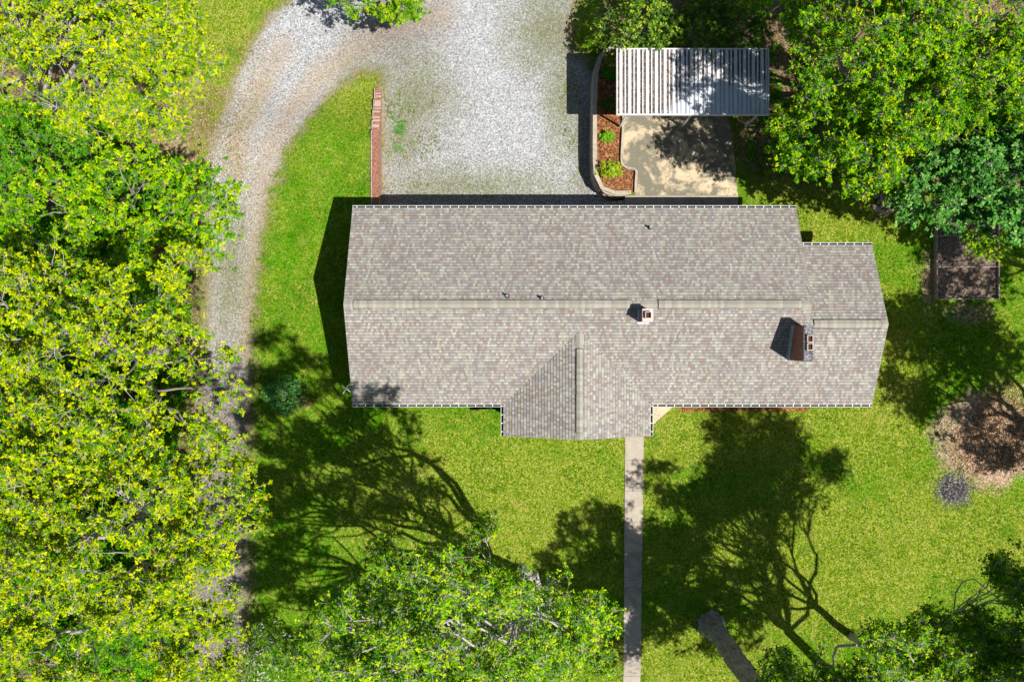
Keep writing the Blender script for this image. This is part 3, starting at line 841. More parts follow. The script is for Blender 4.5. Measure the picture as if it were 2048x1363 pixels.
s2 = MB(); path_wall(s2, wp, 0.20, 0.10, 0.155, 0, 0.006, 0.008, 6); s2.build('coping', M['curb'], sw)
cb = MB(); cpth = smooth_path([W(a,b,0.1) for a,b in [(1247,100),(1247,232),(1244,300),(1243.5,320),(1246,330),(1254,335.5),(1263,337),(1270,338),(1273,342),(1272,360),(1271,384)]], 0.12)
path_wall(cb, cpth, 0.11, -0.1, 0.12, 0, 0.0, 0.0, 1)
tag(cb.build('garden_curb', M['curb']), 'low pale concrete curb between the mulch bed and the parking pad', 'curb')

# ------------------------------------------------------------------ carport
def make_carport_mat():
    m = NT('white_metal_panel_with_debris'); p = m.pos()
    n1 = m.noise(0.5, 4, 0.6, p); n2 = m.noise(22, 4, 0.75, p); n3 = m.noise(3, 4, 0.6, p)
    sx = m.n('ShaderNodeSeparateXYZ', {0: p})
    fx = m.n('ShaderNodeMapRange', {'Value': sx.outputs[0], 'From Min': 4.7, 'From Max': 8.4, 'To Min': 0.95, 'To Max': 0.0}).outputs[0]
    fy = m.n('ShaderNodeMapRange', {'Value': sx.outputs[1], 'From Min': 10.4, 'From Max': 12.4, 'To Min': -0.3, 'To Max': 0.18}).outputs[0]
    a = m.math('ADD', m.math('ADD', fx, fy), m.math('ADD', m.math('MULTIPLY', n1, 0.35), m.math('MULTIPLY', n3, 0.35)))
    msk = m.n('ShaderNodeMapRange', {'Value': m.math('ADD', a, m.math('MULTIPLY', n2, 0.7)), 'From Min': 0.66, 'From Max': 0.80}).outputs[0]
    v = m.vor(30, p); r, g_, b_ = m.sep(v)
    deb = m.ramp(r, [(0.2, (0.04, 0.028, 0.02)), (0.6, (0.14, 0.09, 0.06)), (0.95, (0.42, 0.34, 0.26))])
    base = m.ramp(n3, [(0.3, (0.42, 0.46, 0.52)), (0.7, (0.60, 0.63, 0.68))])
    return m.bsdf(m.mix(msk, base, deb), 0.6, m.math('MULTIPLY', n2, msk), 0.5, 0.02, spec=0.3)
cpx0, cpx1, cpy0, cpy1 = 4.776, 11.745, 10.32, 13.36
CZ = 2.5
car = empty('carport', (8.3,11.8,0), 'white metal carport with a ribbed flat roof over the concrete pad', 'carport')
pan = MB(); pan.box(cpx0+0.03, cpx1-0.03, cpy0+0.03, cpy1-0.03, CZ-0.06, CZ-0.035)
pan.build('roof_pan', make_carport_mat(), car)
rib = MB(); x_ = cpx0+0.10; k = 0
cream = simple('white_enamel_ribs', (0.72, 0.75, 0.80), 0.45, 0.05, 4, 0.4)
NR = 17; step = (cpx1-cpx0-0.10)/NR
for k in range(NR):
    xa = cpx0+0.07+k*step
    # broad rib (trapezoid) and narrow standing seam
    def trap(xc, wb_, wt_, h):
        v = [(xc-wb_,cpy0+0.035,CZ-0.034),(xc+wb_,cpy0+0.035,CZ-0.034),(xc+wt_,cpy0+0.035,CZ-0.034+h),(xc-wt_,cpy0+0.035,CZ-0.034+h)]
        v2 = [(a,cpy1-0.035,c) for a,b,c in v]
        rib.add(v+v2, [(0,1,2,3),(7,6,5,4),(0,4,5,1),(1,5,6,2),(2,6,7,3),(3,7,4,0)])
    trap(xa+0.13, 0.075, 0.06, 0.045)
    trap(xa+step*0.80, 0.034, 0.024, 0.06)
rib.build('roof_rib', cream, car)
fr = MB(); hollow_rect(fr, cpx0, cpx1, cpy0, cpy1, 0.045, CZ-0.14, CZ+0.022); fr.build('roof_frame', M['white'], car)
bm_ = MB(); bm_.box(cpx0+0.2, cpx1-0.2, 10.53, 10.61, CZ-0.20, CZ-0.062); bm_.box(cpx0+0.2, cpx1-0.2, 13.0, 13.08, CZ-0.20, CZ-0.062); bm_.build('beam', M['white'], car)
for px_ in (5.34, 8.38, 11.5):
    for py_ in (10.57, 13.04):
        MB().box(px_-0.04, px_+0.04, py_-0.04, py_+0.04, 0.0, CZ-0.201).build('post', M['white'], car)

# ------------------------------------------------------------------ raised garden bed
gbx0, gby1 = W(1873,408,0.25); gbx1, gby0 = W(1999,598,0.25)
gbx = empty('raised_garden_bed', ((gbx0+gbx1)/2,(gby0+gby1)/2,0), 'rectangular raised garden bed of grey boards with dark soil in three sections', 'garden bed')
for (a,b,c,d) in ((gbx0,gbx0+0.05,gby0,gby1),(gbx1-0.05,gbx1,gby0,gby1),(gbx0+0.05,gbx1-0.05,gby0,gby0+0.045),(gbx0+0.05,gbx1-0.05,gby1-0.045,gby1)):
    MB().box(a,b,c,d,-0.1,0.27).build('side_board', M['timber'], gbx)
for py in (471, 533):
    yy = W(0,py,0.25)[1]; MB().box(gbx0+0.052,gbx1-0.052,yy-0.02,yy+0.02,-0.1,0.255).build('divider_board', M['timber'], gbx)
sb = MB(); nx_, ny_ = 30, 45
vv = [(gbx0+0.045+(gbx1-gbx0-0.09)*i/nx_, gby0+0.04+(gby1-gby0-0.08)*j/ny_, 0.11+0.06*random.random()) for j in range(ny_+1) for i in range(nx_+1)]
sb.add(vv, [(j*(nx_+1)+i, j*(nx_+1)+i+1, (j+1)*(nx_+1)+i+1, (j+1)*(nx_+1)+i) for j in range(ny_) for i in range(nx_)])
sb.build('soil', M['soil'], gbx)

# ------------------------------------------------------------------ antenna mast beside the west gable
ax_, ay_ = W(691,777,3.3)
an = empty('antenna_mast', (ax_,ay_,0), 'slim pale metal mast with crossed arms standing off the lower left roof corner', 'antenna')
MB().tube([(ax_,ay_,0),(ax_,ay_,3.35)], 0.022, 8).build('mast', M['metal'], an)
ar = MB(); 
ar.tube([(ax_-0.16,ay_+0.14,3.25),(ax_+0.22,ay_-0.16,3.25)], 0.022, 6)
ar.tube([(ax_-0.14,ay_-0.26,3.30),(ax_+0.12,ay_+0.16,3.30)], 0.022, 6)
ar.tube([(ax_+0.12,ay_+0.16,3.30),(ax_+0.34,ay_+0.20,3.28)], 0.015, 6)
ar.build('crossed_arm', M['white'], an)

# ------------------------------------------------------------------ rock and log pile, stumps, small things
def thing_mesh(mb, name, mat, label, cat, group=None, smooth=False):
    return tag(mb.build(name, mat, None, smooth), label, cat, group)
pile_c = W(1766,404)
rr = random.Random(3)
for i in range(16):
    a = rr.uniform(0,6.28); q = rr.uniform(0.05,0.55)
    cx_, cy_ = pile_c[0]+q*math.cos(a), pile_c[1]+q*math.sin(a)
    thing_mesh(MB().blob((cx_,cy_,0.06+0.12*(0.5-q)*(q<0.4)), (rr.uniform(0.09,0.17),rr.uniform(0.09,0.16),0.09), i, 0.35), 'rock', M['rock'],
               'rough tan rock in the small heap at the edge of the trees', 'rock', 'rocks heaped at the lawn edge')
for i, (dx, dy, an_) in enumerate(((-0.02,0.12,1.5),(0.14,0.06,1.35),(-0.2,0.05,1.8))):
    ca, sa = math.cos(an_)*0.3, math.sin(an_)*0.3
    lo = ['short pale split log in the middle of the rock heap', 'short split log on the right of the rock heap', 'short split log on the left of the rock heap'][i]
    thing_mesh(MB().tube([(pile_c[0]+dx-ca,pile_c[1]+dy-sa,0.27),(pile_c[0]+dx+ca,pile_c[1]+dy+sa,0.29)], 0.065, 9), 'log', M['log'] if i == 0 else M['timber'], lo, 'log')
for (px, py, r, lb) in ((1773,427,0.14,'round pale wood slice on the grass below the rock heap, the larger one'),(1753,439,0.11,'small round tan wood slice lying on the grass below the rock heap')):
    c = W(px,py,0.05); thing_mesh(MB().tube([(c[0],c[1],-0.03),(c[0],c[1],0.07)], [r,r*0.97], 14), 'wood_slice', M['log'], lb, 'wood slice')
for (px, py, r, lb) in ((1243,30,0.09,'small white stone on shaded grass beside the dark shrubs, upper one'),(1245,66,0.08,'small white stone on shaded grass beside the dark shrubs, lower one'),(1508,442,0.13,'pale flat rock near the corner of the walkway')):
    c = G(px,py) if py > 400 else W(px,py,-0.1)
    z_ = float(zfun(c[0],c[1])); thing_mesh(MB().blob((c[0],c[1],z_+0.05),(r,r*1.4,0.07),px,0.3), 'stone', M['white'] if py < 400 else M['rock'], lb, 'stone')

# ------------------------------------------------------------------ vegetation
def unit(v): return v/np.maximum(np.linalg.norm(v, axis=-1, keepdims=True), 1e-9)

def leaf_arrays(pos, d, L, Wd, col, r, fold=0.25):
    n = len(pos)
    up = np.tile(np.array([[0,0,1.0]]), (n,1))+r.normal(0, 0.45, (n,3))
    side = unit(np.cross(d, up)); nrm = np.cross(side, d)
    L = L[:, None]; Wd = Wd[:, None]
    a = pos; b = pos+d*L*0.45+side*Wd*0.5+nrm*Wd*fold*0.5; c = pos+d*L-nrm*L*0.12; e = pos+d*L*0.45-side*Wd*0.5+nrm*Wd*fold*0.5
    V = np.stack([a,b,c,e], 1).reshape(-1,3)
    C = np.repeat(col, 4, axis=0)
    F = np.arange(n*4).reshape(-1,4)
    return V, F, C

def rosettes(pts, r, nl, L, wr, pal, tilt=0.35, colvar=0.16, spread=0.0):
    """a whorl of leaves at every twig tip; pal = list of (weight, rgb)"""
    n = len(pts)
    base = np.repeat(pts, nl, axis=0)
    az = (np.tile(np.arange(nl), n)*2*math.pi/nl)+np.repeat(r.uniform(0,6.28,n), nl)+r.normal(0,0.35,n*nl)
    el = r.normal(0.12, tilt, n*nl)
    tl = np.repeat(unit(np.stack([r.normal(0,0.3,n), r.normal(0,0.3,n), np.ones(n)],1)), nl, axis=0)
    d = np.stack([np.cos(az)*np.cos(el), np.sin(az)*np.cos(el), np.sin(el)], 1)
    d = d-tl*(np.sum(d*tl,1,keepdims=True))*0.5
    d = unit(d)
    ln = L*r.uniform(0.6,1.2,n*nl)
    base = base+r.normal(0, L*(0.18+spread), (n*nl,3))
    wts = np.array([p[0] for p in pal]); wts = wts/wts.sum(); cols = np.array([p[1] for p in pal])
    ci = r.choice(len(pal), n, p=wts)
    c = np.repeat(cols[ci], nl, axis=0)*np.repeat(r.uniform(1-colvar,1+colvar,(n,1)), nl, axis=0)*r.uniform(1-colvar,1+colvar,(n*nl,1))
    return leaf_arrays(base, d, ln, ln*wr, np.clip(c,0.002,0.9), r)

def kmeans(P_, k, r, it=6):
    k = min(k, len(P_)); c = P_[r.choice(len(P_), k, replace=False)]
    for _ in range(it):
        a = np.argmin(((P_[:,None]-c[None])**2).sum(-1), 1)
        for i in range(k):
            if (a==i).any(): c[i] = P_[a==i].mean(0)
    return c, a

def twigs_np(A, B, ra, rb):
    n = len(A); d = unit(B-A); up = np.tile([[0.3,0.2,1.0]], (n,1)); s = unit(np.cross(d, up)); t = np.cross(d, s)
    V = []
    for k in range(3):
        q = 2*math.pi*k/3; V.append(A+(math.cos(q)*s+math.sin(q)*t)*ra)
    for k in range(3):
        q = 2*math.pi*k/3; V.append(B+(math.cos(q)*s+math.sin(q)*t)*rb)
    V = np.stack(V,1).reshape(-1,3)
    b = (np.arange(n)*6)[:,None]
    F = np.concatenate([b+np.array([[0,1,4,3]]), b+np.array([[1,2,5,4]]), b+np.array([[2,0,3,5]])])
    return V, F

def lownoise(P_, r, scale):
    v = 0
    for _ in range(6):
        k = r.normal(0,1,3)/scale*2.2; v = v+np.sin(P_@k+r.uniform(0,6.28))
    return v/2.45

def make_tree(name, label, cat, base, fork_h, lobes, n_spray, per, pal, seed, trunk_r=0.22, L=0.13, wr=0.55, nl=7,
              spray_r=0.42, flat=0.35, gap=-0.15, gscale=1.6, limbs=7, leafmat='leaf', bark='bark', group=None, tilt=0.35, shell=0.45, lowcut=-0.55, bare=0.0):
    r = np.random.default_rng(seed)
    base = np.array(base, float)
    root = empty(name, tuple(base), label, cat, group)
    vol = np.array([l[3]*l[4]*l[5] for l in lobes])**0.75; ct = r.multinomial(int(n_spray*2.2), vol/vol.sum())
    pts = []
    for l, c in zip(lobes, ct):
        c = max(c, 4)
        q = unit(r.normal(0,1,(c*3,3))); q = q[q[:,2] > lowcut][:c]
        rad = shell+(1-shell)*r.uniform(0,1,(len(q),1))**0.7
        pts.append(np.array(l[:3])+q*rad*np.array(l[3:6]))
    pts = np.concatenate(pts)
    nz = lownoise(pts, r, gscale)
    pts = pts[nz > gap]
    r.shuffle(pts); pts = pts[:n_spray]
    wood = MB()
    fork = base+np.array([0,0,fork_h]); cen = pts.mean(0)
    lean = (cen-base)*np.array([1,1,0]); fork[:2] += lean[:2]*0.16
    tr = MB(); tp = []
    for i in range(7):
        t = i/6; p = base*(1-t)+fork*t; p[2] = base[2]-0.15+(fork[2]-base[2]+0.15)*t; p[:2] += r.normal(0,0.03,2)
        tp.append(p)
    tp[-1] = fork
    tr.tube(tp, [trunk_r*(1.45 if i == 0 else 1.12-0.2*i/6) for i in range(7)], 12)
    if trunk_r > 0.45:
        tr = MB(); ns = 36; nr = 40; vv = []
        for j in range(nr+1):
            t = j/nr*(len(tp)-1); i0 = min(int(t), len(tp)-2); c_ = np.array(tp[i0])*(1-(t-i0))+np.array(tp[i0+1])*(t-i0)
            for k in range(ns):
                q = 6.28318*k/ns
                rad_ = trunk_r*(1.0+0.45*math.exp(-j/3.0)*(1+0.35*math.sin(5*q+1)))*(1-0.25*j/nr)*(1+0.05*math.sin(9*q+0.4*j)+0.05*math.sin(14*q-0.23*j)+0.10*math.sin(2*q+0.35*j)+0.05*math.sin(0.9*j+q))+r.normal(0,0.03)
                vv.append((c_[0]+rad_*math.cos(q), c_[1]+rad_*math.sin(q), c_[2]))
        tr.add(vv, [(j*ns+k, j*ns+(k+1)%ns, (j+1)*ns+(k+1)%ns, (j+1)*ns+k) for j in range(nr) for k in range(ns)])
    tr.build('trunk', M[bark], root, True)
    def branch(a, b, ra, rb, segs=5, sides=6, bow=0.12):
        L_ = np.linalg.norm(b-a); off = r.normal(0,1,3)*L_*bow; off[2] = abs(off[2])*0.3
        P_ = []
        for i in range(segs+1):
            t = i/segs; P_.append(a*(1-t)+b*t+off*math.sin(math.pi*t)+r.normal(0,1,3)*L_*0.018*(0 < i < segs))
        wood.tube(P_, [ra*(1-i/segs)+rb*i/segs for i in range(segs+1)], sides, cap=False)
    c1, a1 = kmeans(pts, limbs, r)
    segA, segB = [], []
    tips = []
    for i in range(len(c1)):
        sub = pts[a1 == i]
        if len(sub) == 0: continue
        n1 = fork*0.42+c1[i]*0.58; n1[2] = fork[2]*0.35+c1[i][2]*0.65-0.4
        branch(fork, n1, trunk_r*0.42, trunk_r*0.22, 6, 8, 0.10)
        k2 = max(2, len(sub)//14); c2, a2 = kmeans(sub, k2, r)
        for j in range(len(c2)):
            s2 = sub[a2 == j]
            if len(s2) == 0: continue
            n2 = n1*0.25+c2[j]*0.75
            branch(n1, n2, trunk_r*0.19, trunk_r*0.09, 5, 5, 0.12)
            k3 = max(1, len(s2)//4); c3, a3 = kmeans(s2, k3, r, 3)
            for m_ in range(len(c3)):
                s3 = s2[a3 == m_]
                if len(s3) == 0: continue
                n3 = n2*0.35+c3[m_]*0.65
                branch(n2, n3, trunk_r*0.08, trunk_r*0.05, 3, 4, 0.1)
                for q in s3:
                    branch(n3, q, trunk_r*0.055, trunk_r*0.03, 2, 3, 0.12)
    wood.build('branches', M[bark], root, True)
    n = len(pts)
    off = r.normal(0,1,(n*per,3)); off[:,2] *= flat
    off = unit(off)*np.abs(r.normal(0.55,0.4,(n*per,1)))*spray_r*np.array([[1,1,0.7]])
    cen_ = np.repeat(pts, per, axis=0); tip = cen_+off
    V, F = twigs_np(cen_, tip, 0.007, 0.004)
    mesh_np('twigs', V, F, M[bark], root)
    if bare > 0: tip = tip[r.uniform(0,1,len(tip)) > bare]
    V, F, C = rosettes(tip, r, nl, L, wr, pal, tilt)
    mesh_np('crown', V, F, M[leafmat], root, {'leafcol': C})
    return root

YEL = [(4,(0.46,0.56,0.002)),(3.2,(0.28,0.44,0.002)),(3.2,(0.10,0.27,0.003)),(0.5,(0.64,0.66,0.004))]
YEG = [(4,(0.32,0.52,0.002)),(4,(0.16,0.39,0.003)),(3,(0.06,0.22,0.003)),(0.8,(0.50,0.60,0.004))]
GRN = [(3,(0.08,0.29,0.004)),(3,(0.14,0.38,0.006)),(3,(0.035,0.16,0.004)),(0.8,(0.28,0.46,0.006))]
FNE = [(4,(0.25,0.48,0.004)),(3,(0.12,0.34,0.004)),(3,(0.46,0.62,0.01)),(2.5,(0.05,0.20,0.005))]
MAP = [(4,(0.08,0.29,0.025)),(3,(0.14,0.39,0.05)),(3,(0.03,0.16,0.014)),(1,(0.26,0.50,0.11))]
OAK = [(4,(0.30,0.54,0.002)),(4,(0.14,0.38,0.003)),(3,(0.05,0.21,0.003)),(1.2,(0.52,0.62,0.004))]
DRK = [(4,(0.055,0.15,0.012)),(3,(0.10,0.24,0.016)),(2,(0.20,0.34,0.02)),(0.7,(0.36,0.48,0.03))]

# woodland edge, left of the driveway
make_tree('oak_tree','yellow green young leaved oak in the top left corner beside the gravel drive','tree',(-21.0,10.2,-0.3),4.5,
          [(-15.5,10.6,9.0,3.6,2.8,2.4),(-12.6,9.2,9.6,2.3,2.0,1.4),(-17.0,12.5,9.5,3,2,2),(-12.8,11.8,9.5,2.2,1.6,1.4),(-15.0,8.4,8.6,2.2,1.3,1.2)],680,10,YEL,11,0.24,0.11,0.6,7,0.38,gap=-0.15,gscale=1.0,bark='bark_pale',tilt=0.3)
make_tree('oak_tree','bright green leafy tree beside the upper bend of the drive, under the top left oak','tree',(-18.5,5.5,0),2.5,
          [(-15.2,5.6,6.6,2.8,2.4,1.8),(-12.4,5.2,7.4,2.2,1.7,1.3),(-13.3,3.2,7.0,2.0,1.6,1.2),(-18,5.0,6.2,2.5,2.2,1.6)],330,10,YEG,12,0.22,0.13,0.6,7,0.42,gap=-0.3,gscale=1.2)
make_tree('oak_tree','wide yellow green oak overhanging the middle of the drive, left of the house','tree',(-16.9,-0.5,0),5.0,
          [(-13.0,-0.6,11.0,3.6,3.4,2.4),(-10.0,-2.2,10.6,1.6,1.8,1.4),(-16.0,1.2,10.6,2.4,2.2,2.0),(-12.0,1.8,10.4,2.2,1.4,1.4)],600,10,YEL,13,0.28,0.105,0.6,7,0.36,gap=0.14,gscale=0.95,bark='bark_pale')
make_tree('oak_tree','wide yellow green oak over the lower end of the drive, nearest the bottom left lawn','tree',(-16.6,-7.6,0),5.0,
          [(-13.2,-6.6,11.0,3.8,3.2,2.4),(-10.2,-5.8,10.2,1.9,2.2,1.4),(-11.0,-8.4,10.0,1.5,1.4,1.1),(-16.2,-4.6,10.6,2.2,2.0,2.0)],720,10,YEL,14,0.28,0.105,0.6,7,0.36,gap=-0.05,gscale=0.95,bark='bark_pale')
make_tree('oak_tree','yellow green oak filling the bottom left corner of the woodland','tree',(-17.5,-11.6,0),4.5,
          [(-14.5,-10.6,10.0,3.4,2.4,2.2),(-18.5,-9.0,9.5,2.6,2.6,2.0),(-11.4,-11.4,8.5,1.6,1.6,1.2)],620,10,YEL,15,0.26,0.105,0.6,7,0.36,gap=0.14,gscale=0.95,bark='bark_pale')
make_tree('oak_tree','yellow green oak at the left edge of the photo, level with the house','tree',(-21.0,-3.5,0),4.5,
          [(-18.4,-2.6,9.6,2.4,3.0,2.2),(-18.6,-6.6,9.4,2.2,2.2,2.0),(-18.8,1.2,8.6,2.2,2.0,2.0)],500,10,YEL,16,0.24,0.105,0.6,6,0.42,gap=-0.1,gscale=1.2)
make_tree('understory_tree','darker green low tree under the top left oak at the left edge','tree',(-22.0,7.5,0),1.0,
          [(-20.6,7.4,3.6,3.2,2.6,1.8),(-18.2,5.8,3.2,2.2,2.2,1.4)],230,11,GRN,17,0.12,0.12,0.6,7,0.40,gap=-0.3,gscale=1.2)
make_tree('understory_tree','mid green low tree at the left edge above the wide oaks','tree',(-21.5,3.2,0),1.0,
          [(-20.6,3.0,3.4,2.8,2.6,1.7),(-18.0,1.6,3.4,2.6,2.2,1.5)],260,11,GRN,18,0.12,0.12,0.6,7,0.40,gap=-0.4,gscale=1.2)
for i, (x_, y_, lb) in enumerate(((-20.0,-1.5,'green understory sapling beneath the oak at the left edge'),(-18.2,-4.5,'green understory sapling between the two wide oaks'),(-20.5,-8.5,'green understory sapling beneath the bottom left oaks'),(-17.6,-13.0,'green understory sapling at the bottom of the woodland'),(-17.4,2.4,'green understory sapling beneath the middle of the drive bend'))):
    make_tree('understory_sapling', lb,'sapling',(x_,y_,0),0.8,[(x_,y_,2.6,2.1,2.0,1.4),(x_+1.2,y_-0.8,2.0,1.4,1.4,1.0)],130,10,GRN,30+i,0.07,0.11,0.6,7,0.36,gap=-0.5)

# bottom centre tree, its shadow crosses the lawn
make_tree('maple_tree','large fine leaved light green tree at the bottom centre with pale limbs','tree',(1.9,-12.2,0),3.6,
          [(-1.6,-6.3,16.2,1.8,1.2,1.3),(1.2,-7.3,15.8,1.5,1.2,1.2),(-4.6,-13.4,12.0,2.6,2.4,2.2),(-6.3,-13.9,11.5,2.2,1.9,1.8),(-4.2,-15.0,10.5,2.4,2.0,2.0),(-4.9,-16.8,11.0,2.8,2.2,2.0),(-6.7,-11.5,9.4,2.0,1.4,1.3),(-1.4,-7.9,15.6,2.9,1.9,2.0),(-3.8,-7.9,15.2,1.9,1.6,1.8),(-4.0,-8.9,12.6,1.9,1.8,2.0),(0.8,-8.8,13.0,2.2,1.9,2.2),(-0.9,-7.2,11.0,0.7,1.5,1.6),(-2.0,-11.6,12.6,4.4,2.4,2.6),
           (-3.9,-9.9,9.6,2.6,2.0,2.0),(-0.6,-10.0,9.8,3.0,2.0,2.0),(-3.2,-7.6,9.0,2.2,1.2,1.4),(1.0,-12.0,9.0,3.0,2.0,2.0)],2000,15,FNE,21,0.30,0.09,0.55,6,0.33,gap=0.32,gscale=1.1,limbs=12,bark='bark_pale',tilt=0.5)
# tree with the thick trunk near the path, crown mostly beyond the frame
tB = make_tree('maple_tree','tree with a thick grey leaning trunk right of the front path at the bottom edge','tree',(9.75,-13.9,0),8.2,
          [(10.6,-16.4,11.5,3.8,2.4,2.4),(7.4,-16.4,10.0,3.0,2.2,2.2),(9.5,-16.0,8.2,2.8,1.9,1.6),(13.4,-15.2,10.0,2.6,2.2,2.0),(12.3,-14.6,7.4,2.9,2.2,1.6),(10.4,-14.9,9.6,2.6,1.8,1.6),(13.0,-17.3,9.0,2.6,2.0,1.8),(15.5,-17.2,9.0,2.2,1.8,1.6),(10.5,-17.8,9.5,2.4,2.0,1.6),(11.6,-14.0,11.8,2.6,2.2,2.0),(16.2,-15.6,8.5,2.4,1.8,1.6)],1700,12,FNE,22,0.46,0.10,0.55,6,0.34,gap=0.15,gscale=1.2,bark='bark_dark',tilt=0.5)
sbm = MB(); sbm.tube([(9.95,-14.05,5.0),(10.25,-14.0,5.25),(10.42,-13.96,5.38)], [0.16,0.15,0.15], 10); sbm.build('cut_limb_stub', M['log'], tB)
make_tree('maple_tree','light green tree in the bottom right corner with thin pale branches','tree',(16.5,-17.2,0),5.5,
          [(18.4,-10.6,10.5,2.2,2.0,2.2),(13.6,-10.6,10.6,1.8,1.0,1.1),(19.0,-12.4,12.6,2.8,2.4,1.8),(19.6,-9.6,13.2,2.3,2.2,1.8),(21.5,-10.5,12.5,2.4,2.2,2.0),(17.0,-15.0,11.5,3.2,1.8,1.8)],1250,14,FNE,23,0.24,0.095,0.55,6,0.36,gap=0.15,gscale=1.2,bark='bark_pale',tilt=0.5,limbs=10)
make_tree('maple_tree','lower green tree at the bottom edge, just right of the thick grey trunk','tree',(16.8,-14.6,0),2.6,
          [(11.4,-12.3,8.4,2.2,1.2,1.3),(13.6,-11.9,8.9,2.0,1.5,1.3),(15.9,-11.2,9.0,2.0,1.6,1.4),(18.0,-10.2,9.2,1.7,1.9,1.4),(18.6,-8.2,8.6,1.0,1.3,1.0)],760,14,FNE,77,0.18,0.09,0.55,7,0.36,gap=-0.1,gscale=1.0,bark='bark_pale',tilt=0.5)
# right, beyond the frame: the trees whose shade falls on the lawn and the garden bed
make_tree('maple_tree','tall tree beyond the right edge whose shade crosses the chip patch','tree',(28.0,-6.0,0),4.0,
          [(27.6,-5.2,9.5,3.6,3.4,3.0),(26.2,-2.4,9.0,3.0,2.6,2.4),(29.2,-7.4,8.0,2.4,2.0,2.0)],800,12,FNE,24,0.26,0.12,0.55,6,0.42,gap=-0.1)
make_tree('maple_tree','tree beyond the right edge whose shade falls on the raised garden bed','tree',(29.0,2.4,0),3.5,
          [(28.0,1.6,8.5,3.2,3.0,2.4),(26.0,3.4,7.5,2.2,2.0,1.8)],260,12,FNE,25,0.22,0.12,0.55,6,0.42,gap=-0.05)
# top right group
def lower(lobes, dz):
    return [(x*(CAMH-z+dz)/(CAMH-z), y*(CAMH-z+dz)/(CAMH-z), z-dz, a*1.1, b*1.1, c*0.95) for x,y,z,a,b,c in lobes]
make_tree('oak_tree','large bright green oak at the top right reaching over the carport','tree',(17.0,11.4,0),2.6,
          lower([(12.6,10.4,9.6,2.8,2.8,2.8),(15.8,11.4,10.4,3.4,2.2,2.4),(11.9,7.8,7.6,1.9,1.8,1.8),(13.2,6.8,8.4,1.9,1.5,1.8),(16.6,9.0,10.2,2.4,1.8,1.8),(12.2,12.6,8.2,2.4,1.8,2.0),(14.2,8.9,9.6,2.4,2.0,2.2)],1.7),1150,13,OAK,26,0.28,0.11,0.55,7,0.40,gap=-0.1,gscale=1.0,limbs=12,tilt=0.45)
make_tree('oak_tree','green oak at the top edge behind the carport and left of the large oak','tree',(12.5,16.2,0),3.0,
          [(11.2,15.2,5.5,2.2,1.6,1.8),(14.0,16.2,6.5,3.0,2.2,2.0),(18.5,15.5,6.5,3.2,2.6,2.0)],520,12,OAK,27,0.20,0.12,0.55,7,0.40,gap=-0.5,tilt=0.45)
make_tree('maple_tree','blue green maple on the right below the bright oak','tree',(20.5,8.2,0),2.5,
          [(17.6,6.2,6.6,2.7,1.7,2.0),(20.2,6.4,7.0,2.4,2.6,2.2),(15.6,6.9,5.4,1.9,1.1,1.4),(21.6,4.6,6.6,1.7,1.0,1.2),(21.5,9.6,6.0,2.6,2.0,2.0),(18.6,8.4,5.2,2.6,1.8,1.6)],850,14,MAP,28,0.24,0.12,0.85,7,0.40,gap=-0.45,gscale=1.0,leafmat='leaf_gloss',tilt=0.4)
make_tree('sapling','small yellow green sapling leaning over the top corner of the raised garden bed','sapling',(22.6,5.2,0),1.6,
          [(20.6,4.6,3.0,1.0,0.6,0.5),(21.8,4.1,3.0,1.2,0.5,0.5)],34,8,YEG,29,0.05,0.11,0.6,6,0.3,gap=-0.6)

# low tree overhanging the drive at the top edge
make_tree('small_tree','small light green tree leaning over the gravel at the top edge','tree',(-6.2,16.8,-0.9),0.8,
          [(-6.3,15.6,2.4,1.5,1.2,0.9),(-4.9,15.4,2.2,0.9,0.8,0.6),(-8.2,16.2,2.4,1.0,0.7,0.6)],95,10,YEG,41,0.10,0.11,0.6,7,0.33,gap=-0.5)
make_tree('small_tree','tree at the top edge between the gravel court and the dark shrubs','tree',(5.6,18.2,-0.0),1.5,
          [(5.8,17.9,3.6,1.5,1.0,1.0)],90,10,GRN,42,0.10,0.12,0.6,7,0.33,gap=-0.5)

# shrubs
def shrub(name, label, c, r3, n, pal, seed, L=0.09, nl=7, wr=0.6, cat='shrub', group=None, mat='leaf'):
    r = np.random.default_rng(seed); x_, y_ = c; z_ = float(zfun(x_, y_))
    root = empty(name, (x_,y_,z_), label, cat, group)
    q = unit(r.normal(0,1,(n*2,3))); q = q[q[:,2] > -0.25][:n]
    m_ = 1+0.25*lownoise(q, r, 0.8)[:,None]+0.12*lownoise(q, r, 0.35)[:,None]
    p = np.array([x_,y_,z_+r3[2]*0.45])+q*np.array(r3)*m_*(0.55+0.45*r.uniform(0,1,(len(q),1))**0.6)*np.array([[1,1,0.62 if r3[2] > 1 else 0.8]])
    V, F, C = rosettes(p, r, nl, L, wr, pal, 0.5, 0.2)
    mesh_np('foliage', V, F, M[mat], root, {'leafcol': C})
    st_ = MB()
    for k in range(9):
        t = p[r.integers(0,len(p))]; st_.tube([(x_+0.03*math.cos(k),y_+0.03*math.sin(k),z_-0.03), tuple(np.array([x_,y_,z_])*0.4+t*0.6), tuple(t)], [0.02,0.014,0.006], 5)
    st_.build('stems', M['bark'], root)
    return root
shrub('evergreen_shrub','round dark green shrub with yellow new growth at the top left behind the carport',W(1288,42,2.4),(1.85,1.75,3.2),900,DRK+[(3,(0.34,0.46,0.02))],51,0.12,7,mat='leaf_gloss')
shrub('evergreen_shrub','dark green shrub behind the middle of the carport',W(1412,38,2.4),(1.6,1.8,3.0),800,DRK,52,0.12,7,mat='leaf_gloss')
shrub('evergreen_shrub','dark green shrub behind the right half of the carport',W(1492,52,2.2),(1.3,1.3,2.8),600,DRK,53,0.12,7,mat='leaf_gloss')
